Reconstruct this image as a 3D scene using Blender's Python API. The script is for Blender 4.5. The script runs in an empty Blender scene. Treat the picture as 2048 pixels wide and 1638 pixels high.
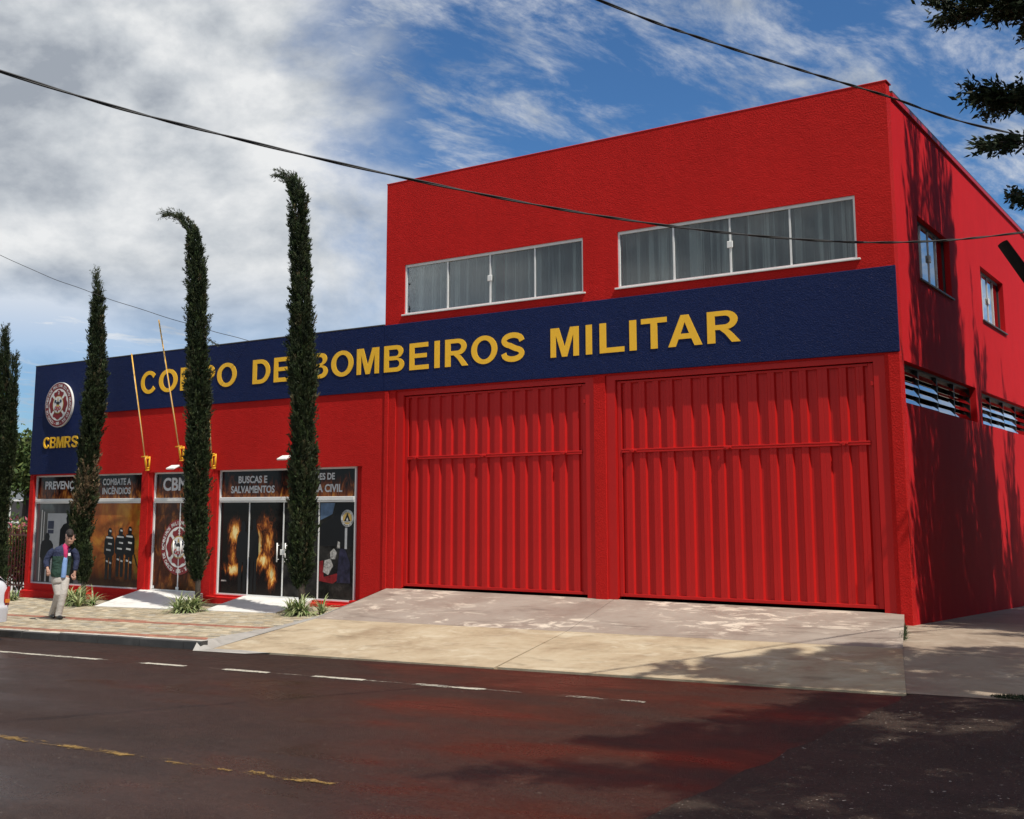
import bpy, bmesh, math, random
from mathutils import Vector, Matrix
import numpy as np
random.seed(7); rng = np.random.default_rng(7)
scene = bpy.context.scene
COL = scene.collection

# ------------------------------------------------------------------ camera
YAW, PITCH, ROLL = .5954, .1463, -.0014
cam = bpy.data.cameras.new('camera'); camo = bpy.data.objects.new('camera', cam); COL.objects.link(camo)
fw = Vector((-math.sin(YAW)*math.cos(PITCH), math.cos(YAW)*math.cos(PITCH), math.sin(PITCH)))
rt = Vector((math.cos(YAW), math.sin(YAW), 0)); up = rt.cross(fw)
r2 = rt*math.cos(ROLL)+up*math.sin(ROLL); u2 = -rt*math.sin(ROLL)+up*math.cos(ROLL)
mw = Matrix((( r2.x, u2.x, -fw.x, 4.39), (r2.y, u2.y, -fw.y, -16.45), (r2.z, u2.z, -fw.z, 2.54), (0,0,0,1)))
camo.matrix_world = mw
cam.sensor_fit = 'HORIZONTAL'; cam.sensor_width = 36; cam.lens = 36*2249/2048
cam.shift_y = -(819-684)/2048
cam.clip_start = .1; cam.clip_end = 6000
scene.camera = camo
scene.render.engine = 'CYCLES'

# ------------------------------------------------------------------ sun and sky
SUN = Vector((-.58, .175, -1.0))
sl = bpy.data.lights.new('sun', 'SUN'); so = bpy.data.objects.new('sun', sl); COL.objects.link(so)
sl.energy = 5.0; sl.angle = math.radians(.55); sl.color = (1, .945, .85)
so.rotation_euler = SUN.to_track_quat('-Z', 'Y').to_euler(); so.location = (20, -10, 30)
scene.view_settings.view_transform = 'Standard'; scene.view_settings.look = 'None'
scene.view_settings.exposure = 0.0; scene.view_settings.gamma = 1.0
scene.view_settings.use_curve_mapping = False

world = bpy.data.worlds.new('World'); scene.world = world; world.use_nodes = True
def build_world():
    nt = world.node_tree; nt.nodes.clear(); N = nt.nodes; L = nt.links
    def nd(t, **k):
        n = N.new(t)
        for a, b in k.items(): setattr(n, a, b)
        return n
    def mth(op, a, b=None, c=None, clamp=False):
        n = nd('ShaderNodeMath', operation=op, use_clamp=clamp)
        for i, x in enumerate((a, b, c)):
            if x is None: continue
            if isinstance(x, (int, float)): n.inputs[i].default_value = x
            else: L.new(x, n.inputs[i])
        return n.outputs[0]
    def rng_(x, a, b, c=0, d=1, smooth=True):
        n = nd('ShaderNodeMapRange', interpolation_type='SMOOTHSTEP' if smooth else 'LINEAR')
        L.new(x, n.inputs[0])
        for i, v in enumerate((a, b, c, d)): n.inputs[1+i].default_value = v
        return n.outputs[0]
    sky = nd('ShaderNodeTexSky', sky_type='NISHITA', sun_disc=False)
    d = -SUN
    sky.sun_elevation = math.atan2(d.z, math.hypot(d.x, d.y)); sky.sun_rotation = math.atan2(d.x, d.y)
    sky.altitude = 500; sky.air_density = 1.0; sky.dust_density = .4; sky.ozone_density = 3.0
    tc = nd('ShaderNodeTexCoord'); sep = nd('ShaderNodeSeparateXYZ'); L.new(tc.outputs['Generated'], sep.inputs[0])
    x, y, z = sep.outputs
    zc = mth('ADD', mth('MAXIMUM', z, 0.0), .16)
    # rotate so that u runs to the right of the street, v away from it
    a = mth('ADD', mth('MULTIPLY', x, rt.x), mth('MULTIPLY', y, rt.y))
    b = mth('ADD', mth('MULTIPLY', x, -rt.y), mth('MULTIPLY', y, rt.x))
    u = mth('DIVIDE', a, zc); v = mth('DIVIDE', b, zc)
    def vec(uu, vv, w=0.0):
        c = nd('ShaderNodeCombineXYZ'); L.new(uu, c.inputs[0]); L.new(vv, c.inputs[1]); c.inputs[2].default_value = w
        return c.outputs[0]
    def noise(vc, s, det=8, ro=.55, dist=0.0):
        n = nd('ShaderNodeTexNoise'); L.new(vc, n.inputs['Vector']); n.inputs['Scale'].default_value = s
        n.inputs['Detail'].default_value = det; n.inputs['Roughness'].default_value = ro; n.inputs['Distortion'].default_value = dist
        return n.outputs['Fac']
    # thick cumulus bank: dense to the left of the street, breaking up to the right; noise lives on the sky sphere
    def dirv(off, zs=1.7):
        mp = nd('ShaderNodeMapping'); L.new(tc.outputs['Generated'], mp.inputs[0]); mp.inputs['Scale'].default_value = (1, 1, zs); mp.inputs['Location'].default_value = off
        return mp.outputs[0]
    D0 = dirv((2.3, 1.1, .4)); D1 = dirv((2.3+.035, 1.1-.012, .4+.055))
    n1 = noise(D0, 3.4, 12, .61, .2)
    n2 = noise(D0, 1.5, 3, .5)
    cov = mth('ADD', mth('ADD', mth('MULTIPLY', n1, .55), mth('MULTIPLY', n2, .42)), mth('MULTIPLY', a, -.80))
    bank = mth('MULTIPLY', rng_(cov, .455, .64), rng_(z, .10, .22, .25, 1))
    # streaky high cloud
    su = mth('ADD', mth('MULTIPLY', u, .75), mth('MULTIPLY', v, .66)); sv = mth('SUBTRACT', mth('MULTIPLY', v, .75), mth('MULTIPLY', u, .66))
    S = vec(mth('MULTIPLY', su, .62), mth('MULTIPLY', sv, 1.2), 3.1)
    n3 = noise(S, 6.0, 10, .66, .25)
    n5 = noise(vec(u, v, 4.4), 1.1, 3, .5)
    streak = mth('MULTIPLY', rng_(mth('ADD', n3, mth('MULTIPLY', n5, .35)), .60, .93), .90)
    # low horizon haze band of cloud
    low = mth('MULTIPLY', rng_(z, .0, .12, 1, 0), .35)
    fac = mth('MAXIMUM', mth('MAXIMUM', bank, streak), low)
    fac = mth('MINIMUM', fac, .97)
    # billow shading
    c0 = noise(D0, 4.6, 10, .57, .15); c1 = noise(D1, 4.6, 10, .57, .15)
    lit = mth('MULTIPLY', mth('SUBTRACT', c0, c1), 3.0)
    n6 = noise(dirv((7.1, 3.3, 1.9)), 2.6, 6, .55, .3)
    sh2 = mth('ADD', mth('ADD', mth('MULTIPLY', rng_(c0, .32, .68), .36), mth('MULTIPLY', rng_(n6, .33, .66), .44)), mth('ADD', lit, .10), clamp=True)
    cr = nd('ShaderNodeValToRGB'); L.new(sh2, cr.inputs[0])
    e = cr.color_ramp.elements
    e[0].position = 0; e[0].color = (.46, .505, .57, 1)
    e[1].position = 1; e[1].color = (1.12, 1.13, 1.13, 1)
    m = cr.color_ramp.elements.new(.5); m.color = (.78, .82, .86, 1)
    sc = nd('ShaderNodeVectorMath', operation='SCALE'); L.new(cr.outputs[0], sc.inputs[0]); sc.inputs['Scale'].default_value = 10.2
    tint = nd('ShaderNodeMix', data_type='RGBA', blend_type='MULTIPLY'); tint.inputs[0].default_value = 1
    L.new(sky.outputs[0], tint.inputs[6]); tint.inputs[7].default_value = (.68, 1.10, 1.44, 1)
    mix = nd('ShaderNodeMix', data_type='RGBA'); L.new(fac, mix.inputs[0]); L.new(tint.outputs[2], mix.inputs[6]); L.new(sc.outputs[0], mix.inputs[7])
    bg = nd('ShaderNodeBackground'); L.new(mix.outputs[2], bg.inputs[0]); bg.inputs[1].default_value = .075
    out = nd('ShaderNodeOutputWorld'); L.new(bg.outputs[0], out.inputs[0])
build_world()

# ------------------------------------------------------------------ helpers
def link(o): COL.objects.link(o); return o
def tag(o, label=None, cat=None, group=None, kind=None):
    if label: o['label'] = label
    if cat: o['category'] = cat
    if group: o['group'] = group
    if kind: o['kind'] = kind
    return o
def thing(name, loc, label, cat, group=None, kind=None):
    o = link(bpy.data.objects.new(name, None)); o.location = loc; o.empty_display_size = .3
    return tag(o, label, cat, group, kind)
def origin(o):
    v = Vector((0, 0, 0))
    while o is not None: v = v + o.location; o = o.parent
    return v
class MB:
    def __init__(s): s.v = []; s.f = []; s.mi = []; s.c = None
    def add(s, vs, fs, mi=0):
        b = len(s.v); s.v.extend([tuple(p) for p in vs]); s.f.extend([tuple(b+i for i in f) for f in fs]); s.mi.extend([mi]*len(fs))
    def box(s, x0, x1, y0, y1, z0, z1, mi=0, M=None):
        vs = [Vector(p) for p in ((x0,y0,z0),(x1,y0,z0),(x1,y1,z0),(x0,y1,z0),(x0,y0,z1),(x1,y0,z1),(x1,y1,z1),(x0,y1,z1))]
        if M: vs = [M @ p for p in vs]
        s.add(vs, [(0,3,2,1),(4,5,6,7),(0,1,5,4),(1,2,6,5),(2,3,7,6),(3,0,4,7)], mi)
    def cbox(s, x0, x1, y0, y1, z0, z1, c=.01, M=None, mi=0):
        # box with chamfered edges along every side (24 vertices)
        vs = []; idx = {}
        X, Y, Z = (x0, x1), (y0, y1), (z0, z1)
        for i in (0,1):
            for j in (0,1):
                for k in (0,1):
                    for ax in range(3):
                        p = [X[i], Y[j], Z[k]]
                        for q, t in enumerate((i, j, k)):
                            if q != ax: p[q] += c*(1 if t == 0 else -1)
                        idx[(i,j,k,ax)] = len(vs); vs.append(Vector(p))
        F = []
        for ax in range(3):
            for t in (0,1):
                o = [q for q in range(3) if q != ax]
                cs = []
                for a, b in ((0,0),(1,0),(1,1),(0,1)):
                    k = [0,0,0]; k[ax] = t; k[o[0]] = a; k[o[1]] = b; cs.append(idx[(*k, ax)])
                flip = (t == 0) ^ (ax == 1)
                F.append(tuple(cs[::-1] if flip else cs))
        for ax in range(3):
            o = [q for q in range(3) if q != ax]
            for a in (0,1):
                for b in (0,1):
                    k0 = [0,0,0]; k1 = [0,0,0]; k1[ax] = 1
                    for k in (k0, k1): k[o[0]] = a; k[o[1]] = b
                    F.append((idx[(*k0,o[0])], idx[(*k1,o[0])], idx[(*k1,o[1])], idx[(*k0,o[1])]))
        for i in (0,1):
            for j in (0,1):
                for k in (0,1): F.append((idx[(i,j,k,0)], idx[(i,j,k,1)], idx[(i,j,k,2)]))
        if M: vs = [M @ p for p in vs]
        s.add(vs, F, mi)
    def tube(s, pts, rad, n=8, mi=0, cap=True, ry=None):
        pts = [Vector(p) for p in pts]; m = len(pts)
        rad = rad if hasattr(rad, '__len__') else [rad]*m
        ry = rad if ry is None else ry
        t0 = (pts[1]-pts[0]).normalized()
        ref = Vector((0,0,1)) if abs(t0.z) < .9 else Vector((1,0,0))
        a = t0.cross(ref).normalized(); vs = []
        for i, p in enumerate(pts):
            t = (pts[min(i+1,m-1)]-pts[max(i-1,0)]).normalized()
            a = (a - t*a.dot(t)).normalized(); b = t.cross(a)
            for k in range(n):
                th = 2*math.pi*k/n
                vs.append(p + a*(rad[i]*math.cos(th)) + b*(ry[i]*math.sin(th)))
        fs = [(i*n+k, i*n+(k+1)%n, (i+1)*n+(k+1)%n, (i+1)*n+k) for i in range(m-1) for k in range(n)]
        if cap: fs += [tuple(range(n-1,-1,-1)), tuple((m-1)*n+k for k in range(n))]
        s.add(vs, fs, mi)
    def cyl(s, p0, p1, r, n=16, mi=0): s.tube([p0, p1], r, n, mi)
    def build(s, name, mat, parent=None, smooth=False, label=None):
        me = bpy.data.meshes.new(name)
        o3 = origin(parent) if parent is not None else Vector((0,0,0))
        me.from_pydata([(p[0]-o3.x, p[1]-o3.y, p[2]-o3.z) for p in s.v], [], s.f)
        for m in (mat if isinstance(mat, (list, tuple)) else [mat]): me.materials.append(m)
        if any(s.mi): me.polygons.foreach_set('material_index', s.mi)
        if smooth: me.polygons.foreach_set('use_smooth', [True]*len(me.polygons))
        me.update()
        o = link(bpy.data.objects.new(name, me))
        if parent is not None: o.parent = parent
        if label: o['label'] = label
        return o
def box(name, x0, x1, y0, y1, z0, z1, mat, parent=None, c=0.0):
    m = MB()
    if c: m.cbox(x0, x1, y0, y1, z0, z1, c)
    else: m.box(x0, x1, y0, y1, z0, z1)
    return m.build(name, mat, parent)
def wall_holes(axis, a0, a1, z0, z1, p0, p1, holes):
    """plate with rectangular openings; axis 'x' -> lies in XZ between y=p0..p1, 'y' -> lies in YZ between x=p0..p1"""
    A = sorted({a0, a1, *[h[0] for h in holes], *[h[1] for h in holes]}); Z = sorted({z0, z1, *[h[2] for h in holes], *[h[3] for h in holes]})
    A = [a for a in A if a0 <= a <= a1]; Z = [z for z in Z if z0 <= z <= z1]
    solid = {}
    for i in range(len(A)-1):
        for j in range(len(Z)-1):
            ca, cz = (A[i]+A[i+1])/2, (Z[j]+Z[j+1])/2
            solid[i,j] = not any(h[0] < ca < h[1] and h[2] < cz < h[3] for h in holes)
    m = MB()
    P = (lambda a, p, z: (a, p, z)) if axis == 'x' else (lambda a, p, z: (p, a, z))
    for (i, j), s in solid.items():
        if not s: continue
        a, b, c, d = A[i], A[i+1], Z[j], Z[j+1]
        m.add([P(a,p0,c),P(b,p0,c),P(b,p0,d),P(a,p0,d)], [(0,1,2,3)]); m.add([P(a,p1,c),P(a,p1,d),P(b,p1,d),P(b,p1,c)], [(0,1,2,3)])
        if not solid.get((i-1,j)): m.add([P(a,p0,c),P(a,p0,d),P(a,p1,d),P(a,p1,c)], [(0,1,2,3)])
        if not solid.get((i+1,j)): m.add([P(b,p0,c),P(b,p1,c),P(b,p1,d),P(b,p0,d)], [(0,1,2,3)])
        if not solid.get((i,j-1)): m.add([P(a,p0,c),P(a,p1,c),P(b,p1,c),P(b,p0,c)], [(0,1,2,3)])
        if not solid.get((i,j+1)): m.add([P(a,p0,d),P(b,p0,d),P(b,p1,d),P(a,p1,d)], [(0,1,2,3)])
    return m

# ------------------------------------------------------------------ materials
def new_mat(name):
    m = bpy.data.materials.new(name); m.use_nodes = True
    nt = m.node_tree; return m, nt, nt.nodes['Principled BSDF']
class NB:
    """small node helper"""
    def __init__(s, nt, coord='Object'):
        s.nt = nt; s.tc = nt.nodes.new('ShaderNodeTexCoord').outputs[coord]
        if coord == 'Object':   # textures follow the object
            pass
    def map(s, scale=(1,1,1), loc=(0,0,0), rot=(0,0,0)):
        n = s.nt.nodes.new('ShaderNodeMapping'); s.nt.links.new(s.tc, n.inputs[0])
        n.inputs['Scale'].default_value = scale; n.inputs['Location'].default_value = loc; n.inputs['Rotation'].default_value = rot
        return n.outputs[0]
    def noise(s, scale, det=4, ro=.55, vec=None, dist=0):
        n = s.nt.nodes.new('ShaderNodeTexNoise'); s.nt.links.new(vec if vec is not None else s.tc, n.inputs['Vector'])
        n.inputs['Scale'].default_value = scale; n.inputs['Detail'].default_value = det; n.inputs['Roughness'].default_value = ro; n.inputs['Distortion'].default_value = dist
        return n.outputs['Fac']
    def ramp(s, fac, stops):
        n = s.nt.nodes.new('ShaderNodeValToRGB'); s.nt.links.new(fac, n.inputs[0]); e = n.color_ramp.elements
        while len(e) < len(stops): e.new(.5)
        for q, (p, c) in zip(e, stops):
            q.position = p; q.color = (*c, 1) if hasattr(c, '__len__') else (c, c, c, 1)
        return n.outputs[0]
    def mix(s, fac, a, b, mode='MIX'):
        n = s.nt.nodes.new('ShaderNodeMix'); n.data_type = 'RGBA'; n.blend_type = mode
        for i, x in ((0, fac), (6, a), (7, b)):
            if isinstance(x, (int, float)): n.inputs[i].default_value = x if i == 0 else (x, x, x, 1)
            elif isinstance(x, tuple): n.inputs[i].default_value = (*x, 1)
            else: s.nt.links.new(x, n.inputs[i])
        return n.outputs[2]
    def math(s, op, a, b=None, clamp=False):
        n = s.nt.nodes.new('ShaderNodeMath'); n.operation = op; n.use_clamp = clamp
        for i, x in enumerate((a, b)):
            if x is None: continue
            if isinstance(x, (int, float)): n.inputs[i].default_value = x
            else: s.nt.links.new(x, n.inputs[i])
        return n.outputs[0]
    def bump(s, h, strength, dist=.01, prev=None):
        n = s.nt.nodes.new('ShaderNodeBump'); s.nt.links.new(h, n.inputs['Height']); n.inputs['Strength'].default_value = strength; n.inputs['Distance'].default_value = dist
        if prev is not None: s.nt.links.new(prev, n.inputs['Normal'])
        return n.outputs[0]
def simple(name, col, rough=.6, var=.12, vs=6., bump=0., bs=80., metal=0., spec=.5, bd=.01, coat=0.):
    m, nt, b = new_mat(name); k = NB(nt)
    n = k.noise(vs, 5, .6)
    c = k.ramp(n, [(.25, tuple(x*(1-var) for x in col)), (.75, tuple(min(1, x*(1+var)) for x in col))])
    nt.links.new(c, b.inputs['Base Color']); b.inputs['Roughness'].default_value = rough; b.inputs['Metallic'].default_value = metal
    b.inputs['Specular IOR Level'].default_value = spec; b.inputs['Coat Weight'].default_value = coat
    if bump:
        nt.links.new(k.bump(k.noise(bs, 3, .6), bump, bd), b.inputs['Normal'])
    return m
def stucco(name, col, var=.17, bump=.85, spec=.06):
    m, nt, b = new_mat(name); k = NB(nt)
    big = k.noise(.55, 5, .6); mid = k.noise(5, 4, .6)
    streak = k.noise(1.0, 4, .6, k.map((3.2, 3.2, .35)))
    f = k.math('ADD', k.math('MULTIPLY', big, .45), k.math('ADD', k.math('MULTIPLY', mid, .25), k.math('MULTIPLY', streak, .3)))
    c = k.ramp(f, [(.3, tuple(x*(1-var) for x in col)), (.7, tuple(min(1, x*(1+var)) for x in col))])
    # pale specks scattered over the rough-cast
    sp = k.ramp(k.noise(95, 2, .5), [(.66, 0.), (.76, 1.)])
    c = k.mix(k.math('MULTIPLY', sp, .26), c, (.55, .42, .40))
    nt.links.new(c, b.inputs['Base Color']); b.inputs['Roughness'].default_value = .62; b.inputs['Specular IOR Level'].default_value = spec
    h = k.math('ADD', k.noise(42, 4, .65), k.math('MULTIPLY', k.noise(9, 3, .5), .5))
    nt.links.new(k.bump(h, bump, .02), b.inputs['Normal'])
    return m
MAT = {}
RED = (.51, .0160, .0140); BLUE = (.0075, .0170, .074)
MAT['red'] = stucco('red_stucco', RED)
MAT['red_smooth'] = stucco('red_plaster', (.55, .018, .022), var=.11, bump=.07, spec=.02)
MAT['blue'] = stucco('blue_stucco', BLUE, var=.12, bump=.9, spec=.12)
MAT['red_metal'] = simple('red_painted_steel', (.48, .0115, .0100), .42, .07, 2.0, .06, 9., spec=.25)
MAT['yellow'] = simple('yellow_letter', (.98, .53, .022), .5, .05)
MAT['yellow_metal'] = simple('yellow_steel', (.80, .42, .02), .4, .08)
MAT['alu'] = simple('white_aluminium', (.74, .74, .72), .4, .05)
MAT['dark_alu'] = simple('dark_metal', (.055, .05, .05), .5, .1)
MAT['white'] = simple('white_paint', (.78, .77, .74), .5, .06)
MAT['black'] = simple('black', (.012, .012, .013), .5, .1)
MAT['rubber'] = simple('rubber', (.02, .02, .02), .75, .1)
MAT['chrome'] = simple('brushed_steel', (.7, .7, .7), .3, .05, metal=1)
MAT['interior'] = simple('interior_plaster', (.22, .215, .205), .9, .05)
def glass(name, tint=(.75, .8, .8), refl=1.0):
    m, nt, b = new_mat(name); nt.nodes.remove(b); out = nt.nodes['Material Output']
    tr = nt.nodes.new('ShaderNodeBsdfTransparent'); tr.inputs[0].default_value = (*tint, 1)
    gl = nt.nodes.new('ShaderNodeBsdfGlossy'); gl.inputs['Roughness'].default_value = .02; gl.inputs[0].default_value = (1, 1, 1, 1)
    fr = nt.nodes.new('ShaderNodeFresnel'); fr.inputs[0].default_value = 1.5
    mu = nt.nodes.new('ShaderNodeMath'); mu.operation = 'MULTIPLY'; nt.links.new(fr.outputs[0], mu.inputs[0]); mu.inputs[1].default_value = refl; mu.use_clamp = True
    mx = nt.nodes.new('ShaderNodeMixShader'); nt.links.new(mu.outputs[0], mx.inputs[0]); nt.links.new(tr.outputs[0], mx.inputs[1]); nt.links.new(gl.outputs[0], mx.inputs[2])
    nt.links.new(mx.outputs[0], out.inputs[0]); return m
MAT['glass'] = glass('window_glass', (.74, .78, .78), 1.5)
MAT['glass_blue'] = glass('blue_reflecting_glass', (.12, .16, .2), 2.2)
def curtain_mat():
    m, nt, b = new_mat('grey_curtain'); k = NB(nt)
    n = k.noise(1.0, 3, .6, k.map((9, 1, .12)))
    c = k.ramp(n, [(.3, (.20, .205, .21)), (.54, (.34, .345, .35)), (.61, (.95, .94, .92))])  # thin bright strips paint the pleat highlights into the cloth colour
    nt.links.new(c, b.inputs['Base Color']); b.inputs['Roughness'].default_value = .9
    return m
MAT['curtain'] = curtain_mat()
def asphalt(name, c0, c1, stain, speck, wet):
    m, nt, b = new_mat(name); k = NB(nt)
    fine = k.noise(55, 4, .7); mid = k.noise(2.2, 6, .65); big = k.noise(.32, 4, .55, k.map((.8, 1.6, 1), (3.1, 1.2, 0)))
    c = k.ramp(k.math('ADD', k.math('MULTIPLY', fine, .55), k.math('MULTIPLY', mid, .45)), [(.36, c0), (.62, c1)])
    c = k.mix(1.0, c, k.ramp(k.noise(34, 4, .75), [(.38, .55), (.64, 1.6)]), 'MULTIPLY')
    # red laterite dust washed over the road
    st = k.ramp(big, [(.32, 0.), (.72, 1.)])
    c = k.mix(k.math('MULTIPLY', st, .5), c, stain)
    sp = k.ramp(k.noise(23, 2, .5, k.map((1, 1, 1), (5, 2, 0))), [(.715, 0.), (.735, 1.)])
    sp2 = k.ramp(k.noise(70, 1, .5), [(.70, 0.), (.76, 1.)])
    c = k.mix(k.math('MULTIPLY', k.math('MAXIMUM', sp, k.math('MULTIPLY', sp2, .7)), speck), c, (.42, .36, .30))
    nt.links.new(c, b.inputs['Base Color'])
    w = k.noise(.55, 5, .6, k.map((.6, 1.5, 1), (9, 4, 0)))
    r = k.ramp(w, [(.38, wet), (.66, .66)])
    r = k.mix(.25, r, k.ramp(fine, [(.3, .45), (.7, .95)]))
    nt.links.new(r, b.inputs['Roughness']); b.inputs['Specular IOR Level'].default_value = .26
    bn = k.bump(k.math('ADD', k.noise(70, 3, .7), k.math('MULTIPLY', k.noise(12, 3, .6), .35)), .8, .014); nt.links.new(bn, b.inputs['Normal'])
    nt.links.new(k.ramp(w, [(.40, .12), (.62, .95)]), bn.node.inputs['Strength'])
    return m
MAT['asphalt'] = asphalt('wet_asphalt', (.0150, .0080, .0056), (.035, .0190, .0128), (.044, .0150, .0088), .16, .14)
MAT['old_asphalt'] = asphalt('old_asphalt', (.016, .0112, .0083), (.040, .029, .0215), (.034, .020, .0125), .85, .55)
def concrete(name, c0, c1, c2, patch, pf, jointy=.0):
    m, nt, b = new_mat(name); k = NB(nt)
    n1 = k.noise(.9, 7, .66, k.map((1, 1, 1), (2, 7, 0)), .4); n2 = k.noise(9, 5, .65)
    c = k.ramp(k.math('ADD', k.math('MULTIPLY', n1, .7), k.math('MULTIPLY', n2, .3)), [(.28, c0), (.5, c1), (.72, c2)])
    p = k.ramp(k.noise(2.1, 8, .68, k.map((1, 1.6, 1), (4, 1, 0)), .7), [(.515, 0.), (.60, 1.)])
    p2 = k.ramp(k.noise(.8, 3, .5, k.map((1, 1, 1), (8, 3, 0))), [(.38, 0.), (.6, 1.)])
    c = k.mix(k.math('MULTIPLY', k.math('MULTIPLY', p, p2), pf), c, patch)
    dk = k.ramp(k.noise(1.4, 5, .7, k.map((.6, 2, 1), (1, 9, 0))), [(.56, 0.), (.72, 1.)])
    c = k.mix(k.math('MULTIPLY', dk, .62), c, tuple(x*.45 for x in c0))
    nt.links.new(c, b.inputs['Base Color'])
    nt.links.new(k.ramp(n1, [(.3, .5), (.7, .85)]), b.inputs['Roughness'])
    nt.links.new(k.bump(k.noise(40, 5, .7), .22, .01), b.inputs['Normal'])
    return m
MAT['ramp_up'] = concrete('pinkish_concrete', (.21, .165, .135), (.29, .24, .20), (.35, .30, .255), (.64, .56, .46), .9)
MAT['ramp_low'] = concrete('yellowish_concrete', (.235, .170, .105), (.41, .325, .215), (.50, .42, .30), (.60, .54, .41), .45)
MAT['flank'] = concrete('grey_concrete', (.25, .235, .21), (.34, .32, .29), (.41, .39, .36), (.46, .44, .41), .4)
MAT['slab'] = concrete('side_concrete', (.20, .150, .110), (.29, .225, .165), (.36, .29, .22), (.5, .43, .34), .5)
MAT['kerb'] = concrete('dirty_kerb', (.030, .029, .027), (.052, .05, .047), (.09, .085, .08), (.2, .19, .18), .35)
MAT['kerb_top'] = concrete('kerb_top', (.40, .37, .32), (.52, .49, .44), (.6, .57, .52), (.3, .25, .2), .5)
MAT['tile'] = concrete('white_stone', (.60, .59, .56), (.70, .69, .66), (.77, .76, .73), (.8, .8, .78), .3)
MAT['ground'] = concrete('bare_earth', (.10, .075, .05), (.15, .12, .08), (.12, .14, .06), (.07, .10, .035), .8)
def attr_mat(name, rough=.85, bump=0., spec=.3, trans=0.):
    m, nt, b = new_mat(name)
    a = nt.nodes.new('ShaderNodeVertexColor'); a.layer_name = 'Col'
    k = NB(nt)
    c = k.mix(1.0, a.outputs[0], k.ramp(k.noise(7, 4, .6), [(.3, .78), (.7, 1.2)]), 'MULTIPLY')
    nt.links.new(c, b.inputs['Base Color']); b.inputs['Roughness'].default_value = rough; b.inputs['Specular IOR Level'].default_value = spec
    if bump: nt.links.new(k.bump(k.noise(30, 4, .6), bump, .01), b.inputs['Normal'])
    if trans:
        t = nt.nodes.new('ShaderNodeBsdfTranslucent'); nt.links.new(c, t.inputs[0])
        mx = nt.nodes.new('ShaderNodeMixShader'); mx.inputs[0].default_value = trans
        nt.links.new(b.outputs[0], mx.inputs[1]); nt.links.new(t.outputs[0], mx.inputs[2]); nt.links.new(mx.outputs[0], nt.nodes['Material Output'].inputs[0])
    return m
MAT['paver'] = attr_mat('paver', .85, .25)
MAT['foliage'] = attr_mat('foliage', .7, 0, .3, .12)
def color_faces(o, cols):
    """cols: one rgb for each face"""
    me = o.data; ca = me.color_attributes.new('Col', 'FLOAT_COLOR', 'CORNER')
    lt = np.zeros(len(me.polygons), dtype=np.int32); me.polygons.foreach_get('loop_total', lt)
    arr = np.ones((len(me.loops), 4), dtype=np.float32); arr[:, :3] = np.repeat(np.asarray(cols, dtype=np.float32), lt, axis=0)
    ca.data.foreach_set('color', arr.ravel())
def paint(name, col, wear, lo):
    # worn road paint: pale paint with asphalt showing through
    m, nt, b = new_mat(name); k = NB(nt)
    n = k.noise(7, 8, .75, k.map((.35, 1.8, 1))); n2 = k.noise(45, 3, .6)
    f = k.math('ADD', k.math('MULTIPLY', n, .75), k.math('MULTIPLY', n2, .25))
    al = k.ramp(f, [(wear-.04, 0.), (wear+.04, 1.)])
    c = k.ramp(k.noise(3, 4, .6), [(.3, tuple(x*.75 for x in col)), (.7, col)])
    nt.links.new(c, b.inputs['Base Color']); b.inputs['Roughness'].default_value = .7
    tr = nt.nodes.new('ShaderNodeBsdfTransparent'); mx = nt.nodes.new('ShaderNodeMixShader')
    nt.links.new(al, mx.inputs[0]); nt.links.new(tr.outputs[0], mx.inputs[1]); nt.links.new(b.outputs[0], mx.inputs[2])
    nt.links.new(mx.outputs[0], nt.nodes['Material Output'].inputs[0])
    return m

# ------------------------------------------------------------------ ground levels
def z_side(x, y): return .92 + .024*x + (.015*y if y < 0 else -.02*y)
def z_road(x, y): return .68 + .024*x - .010*y
KY = -5.22
def sheet(name, poly, zf, mat, nx=1, kind='structure', parent=None):
    m = MB(); m.add([(x, y, zf(x, y)) for x, y in poly], [tuple(range(len(poly)))])
    o = m.build(name, mat, parent); o['kind'] = kind if parent is None else o.get('kind', '')
    if parent is not None: del o['kind']
    return o
def grid(name, xs, ys, zf, mat):
    m = MB(); n = len(xs)
    m.v = [(x, y, zf(x, y)) for y in ys for x in xs]
    m.f = [(j*n+i, j*n+i+1, (j+1)*n+i+1, (j+1)*n+i) for j in range(len(ys)-1) for i in range(n-1)]; m.mi = [0]*len(m.f)
    o = m.build(name, mat); o['kind'] = 'structure'; return o
def zg(x, y):
    xx = max(-90, min(60, x)); yy = max(0, min(60, y))
    return .38 + .024*xx - .05*yy
grid('ground', [-3000, -600, -90, -40, 0, 60, 600, 3000], [-3000, -300, -40, 0, 30, 60, 400, 3000], zg, MAT['ground'])
grid('road', [-260, -90, -40, -20, -10, 0, 1.32], [-21, -12, KY+.02], z_road, MAT['asphalt'])
m = MB()   # old asphalt of the side street, its seam slightly uneven
ys = np.linspace(-21, -5.06, 60); vl = []
for i, y in enumerate(ys):
    vl.append((1.31 + .022*math.sin(i*1.7) + .012*math.sin(i*4.1), y))
m.v = [(x, y, z_road(x, y)+.011) for x, y in vl] + [(40, y, z_road(40, y)+.011) for x, y in vl]
nn = len(vl); m.f = [(i, i+nn, i+nn+1, i+1) for i in range(nn-1)] + []; m.mi = [0]*len(m.f)
m.f = [f for f in m.f]
o = m.build('side_street', MAT['old_asphalt']); o['kind'] = 'structure'
box_seam = MB()
box_seam.v = [(x-.012, y, z_road(x, y)-.03) for x, y in vl] + [(x, y, z_road(x, y)+.011) for x, y in vl]
box_seam.f = [(i, i+nn, i+nn+1, i+1) for i in range(nn-1)]; box_seam.mi = [0]*len(box_seam.f)
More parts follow.
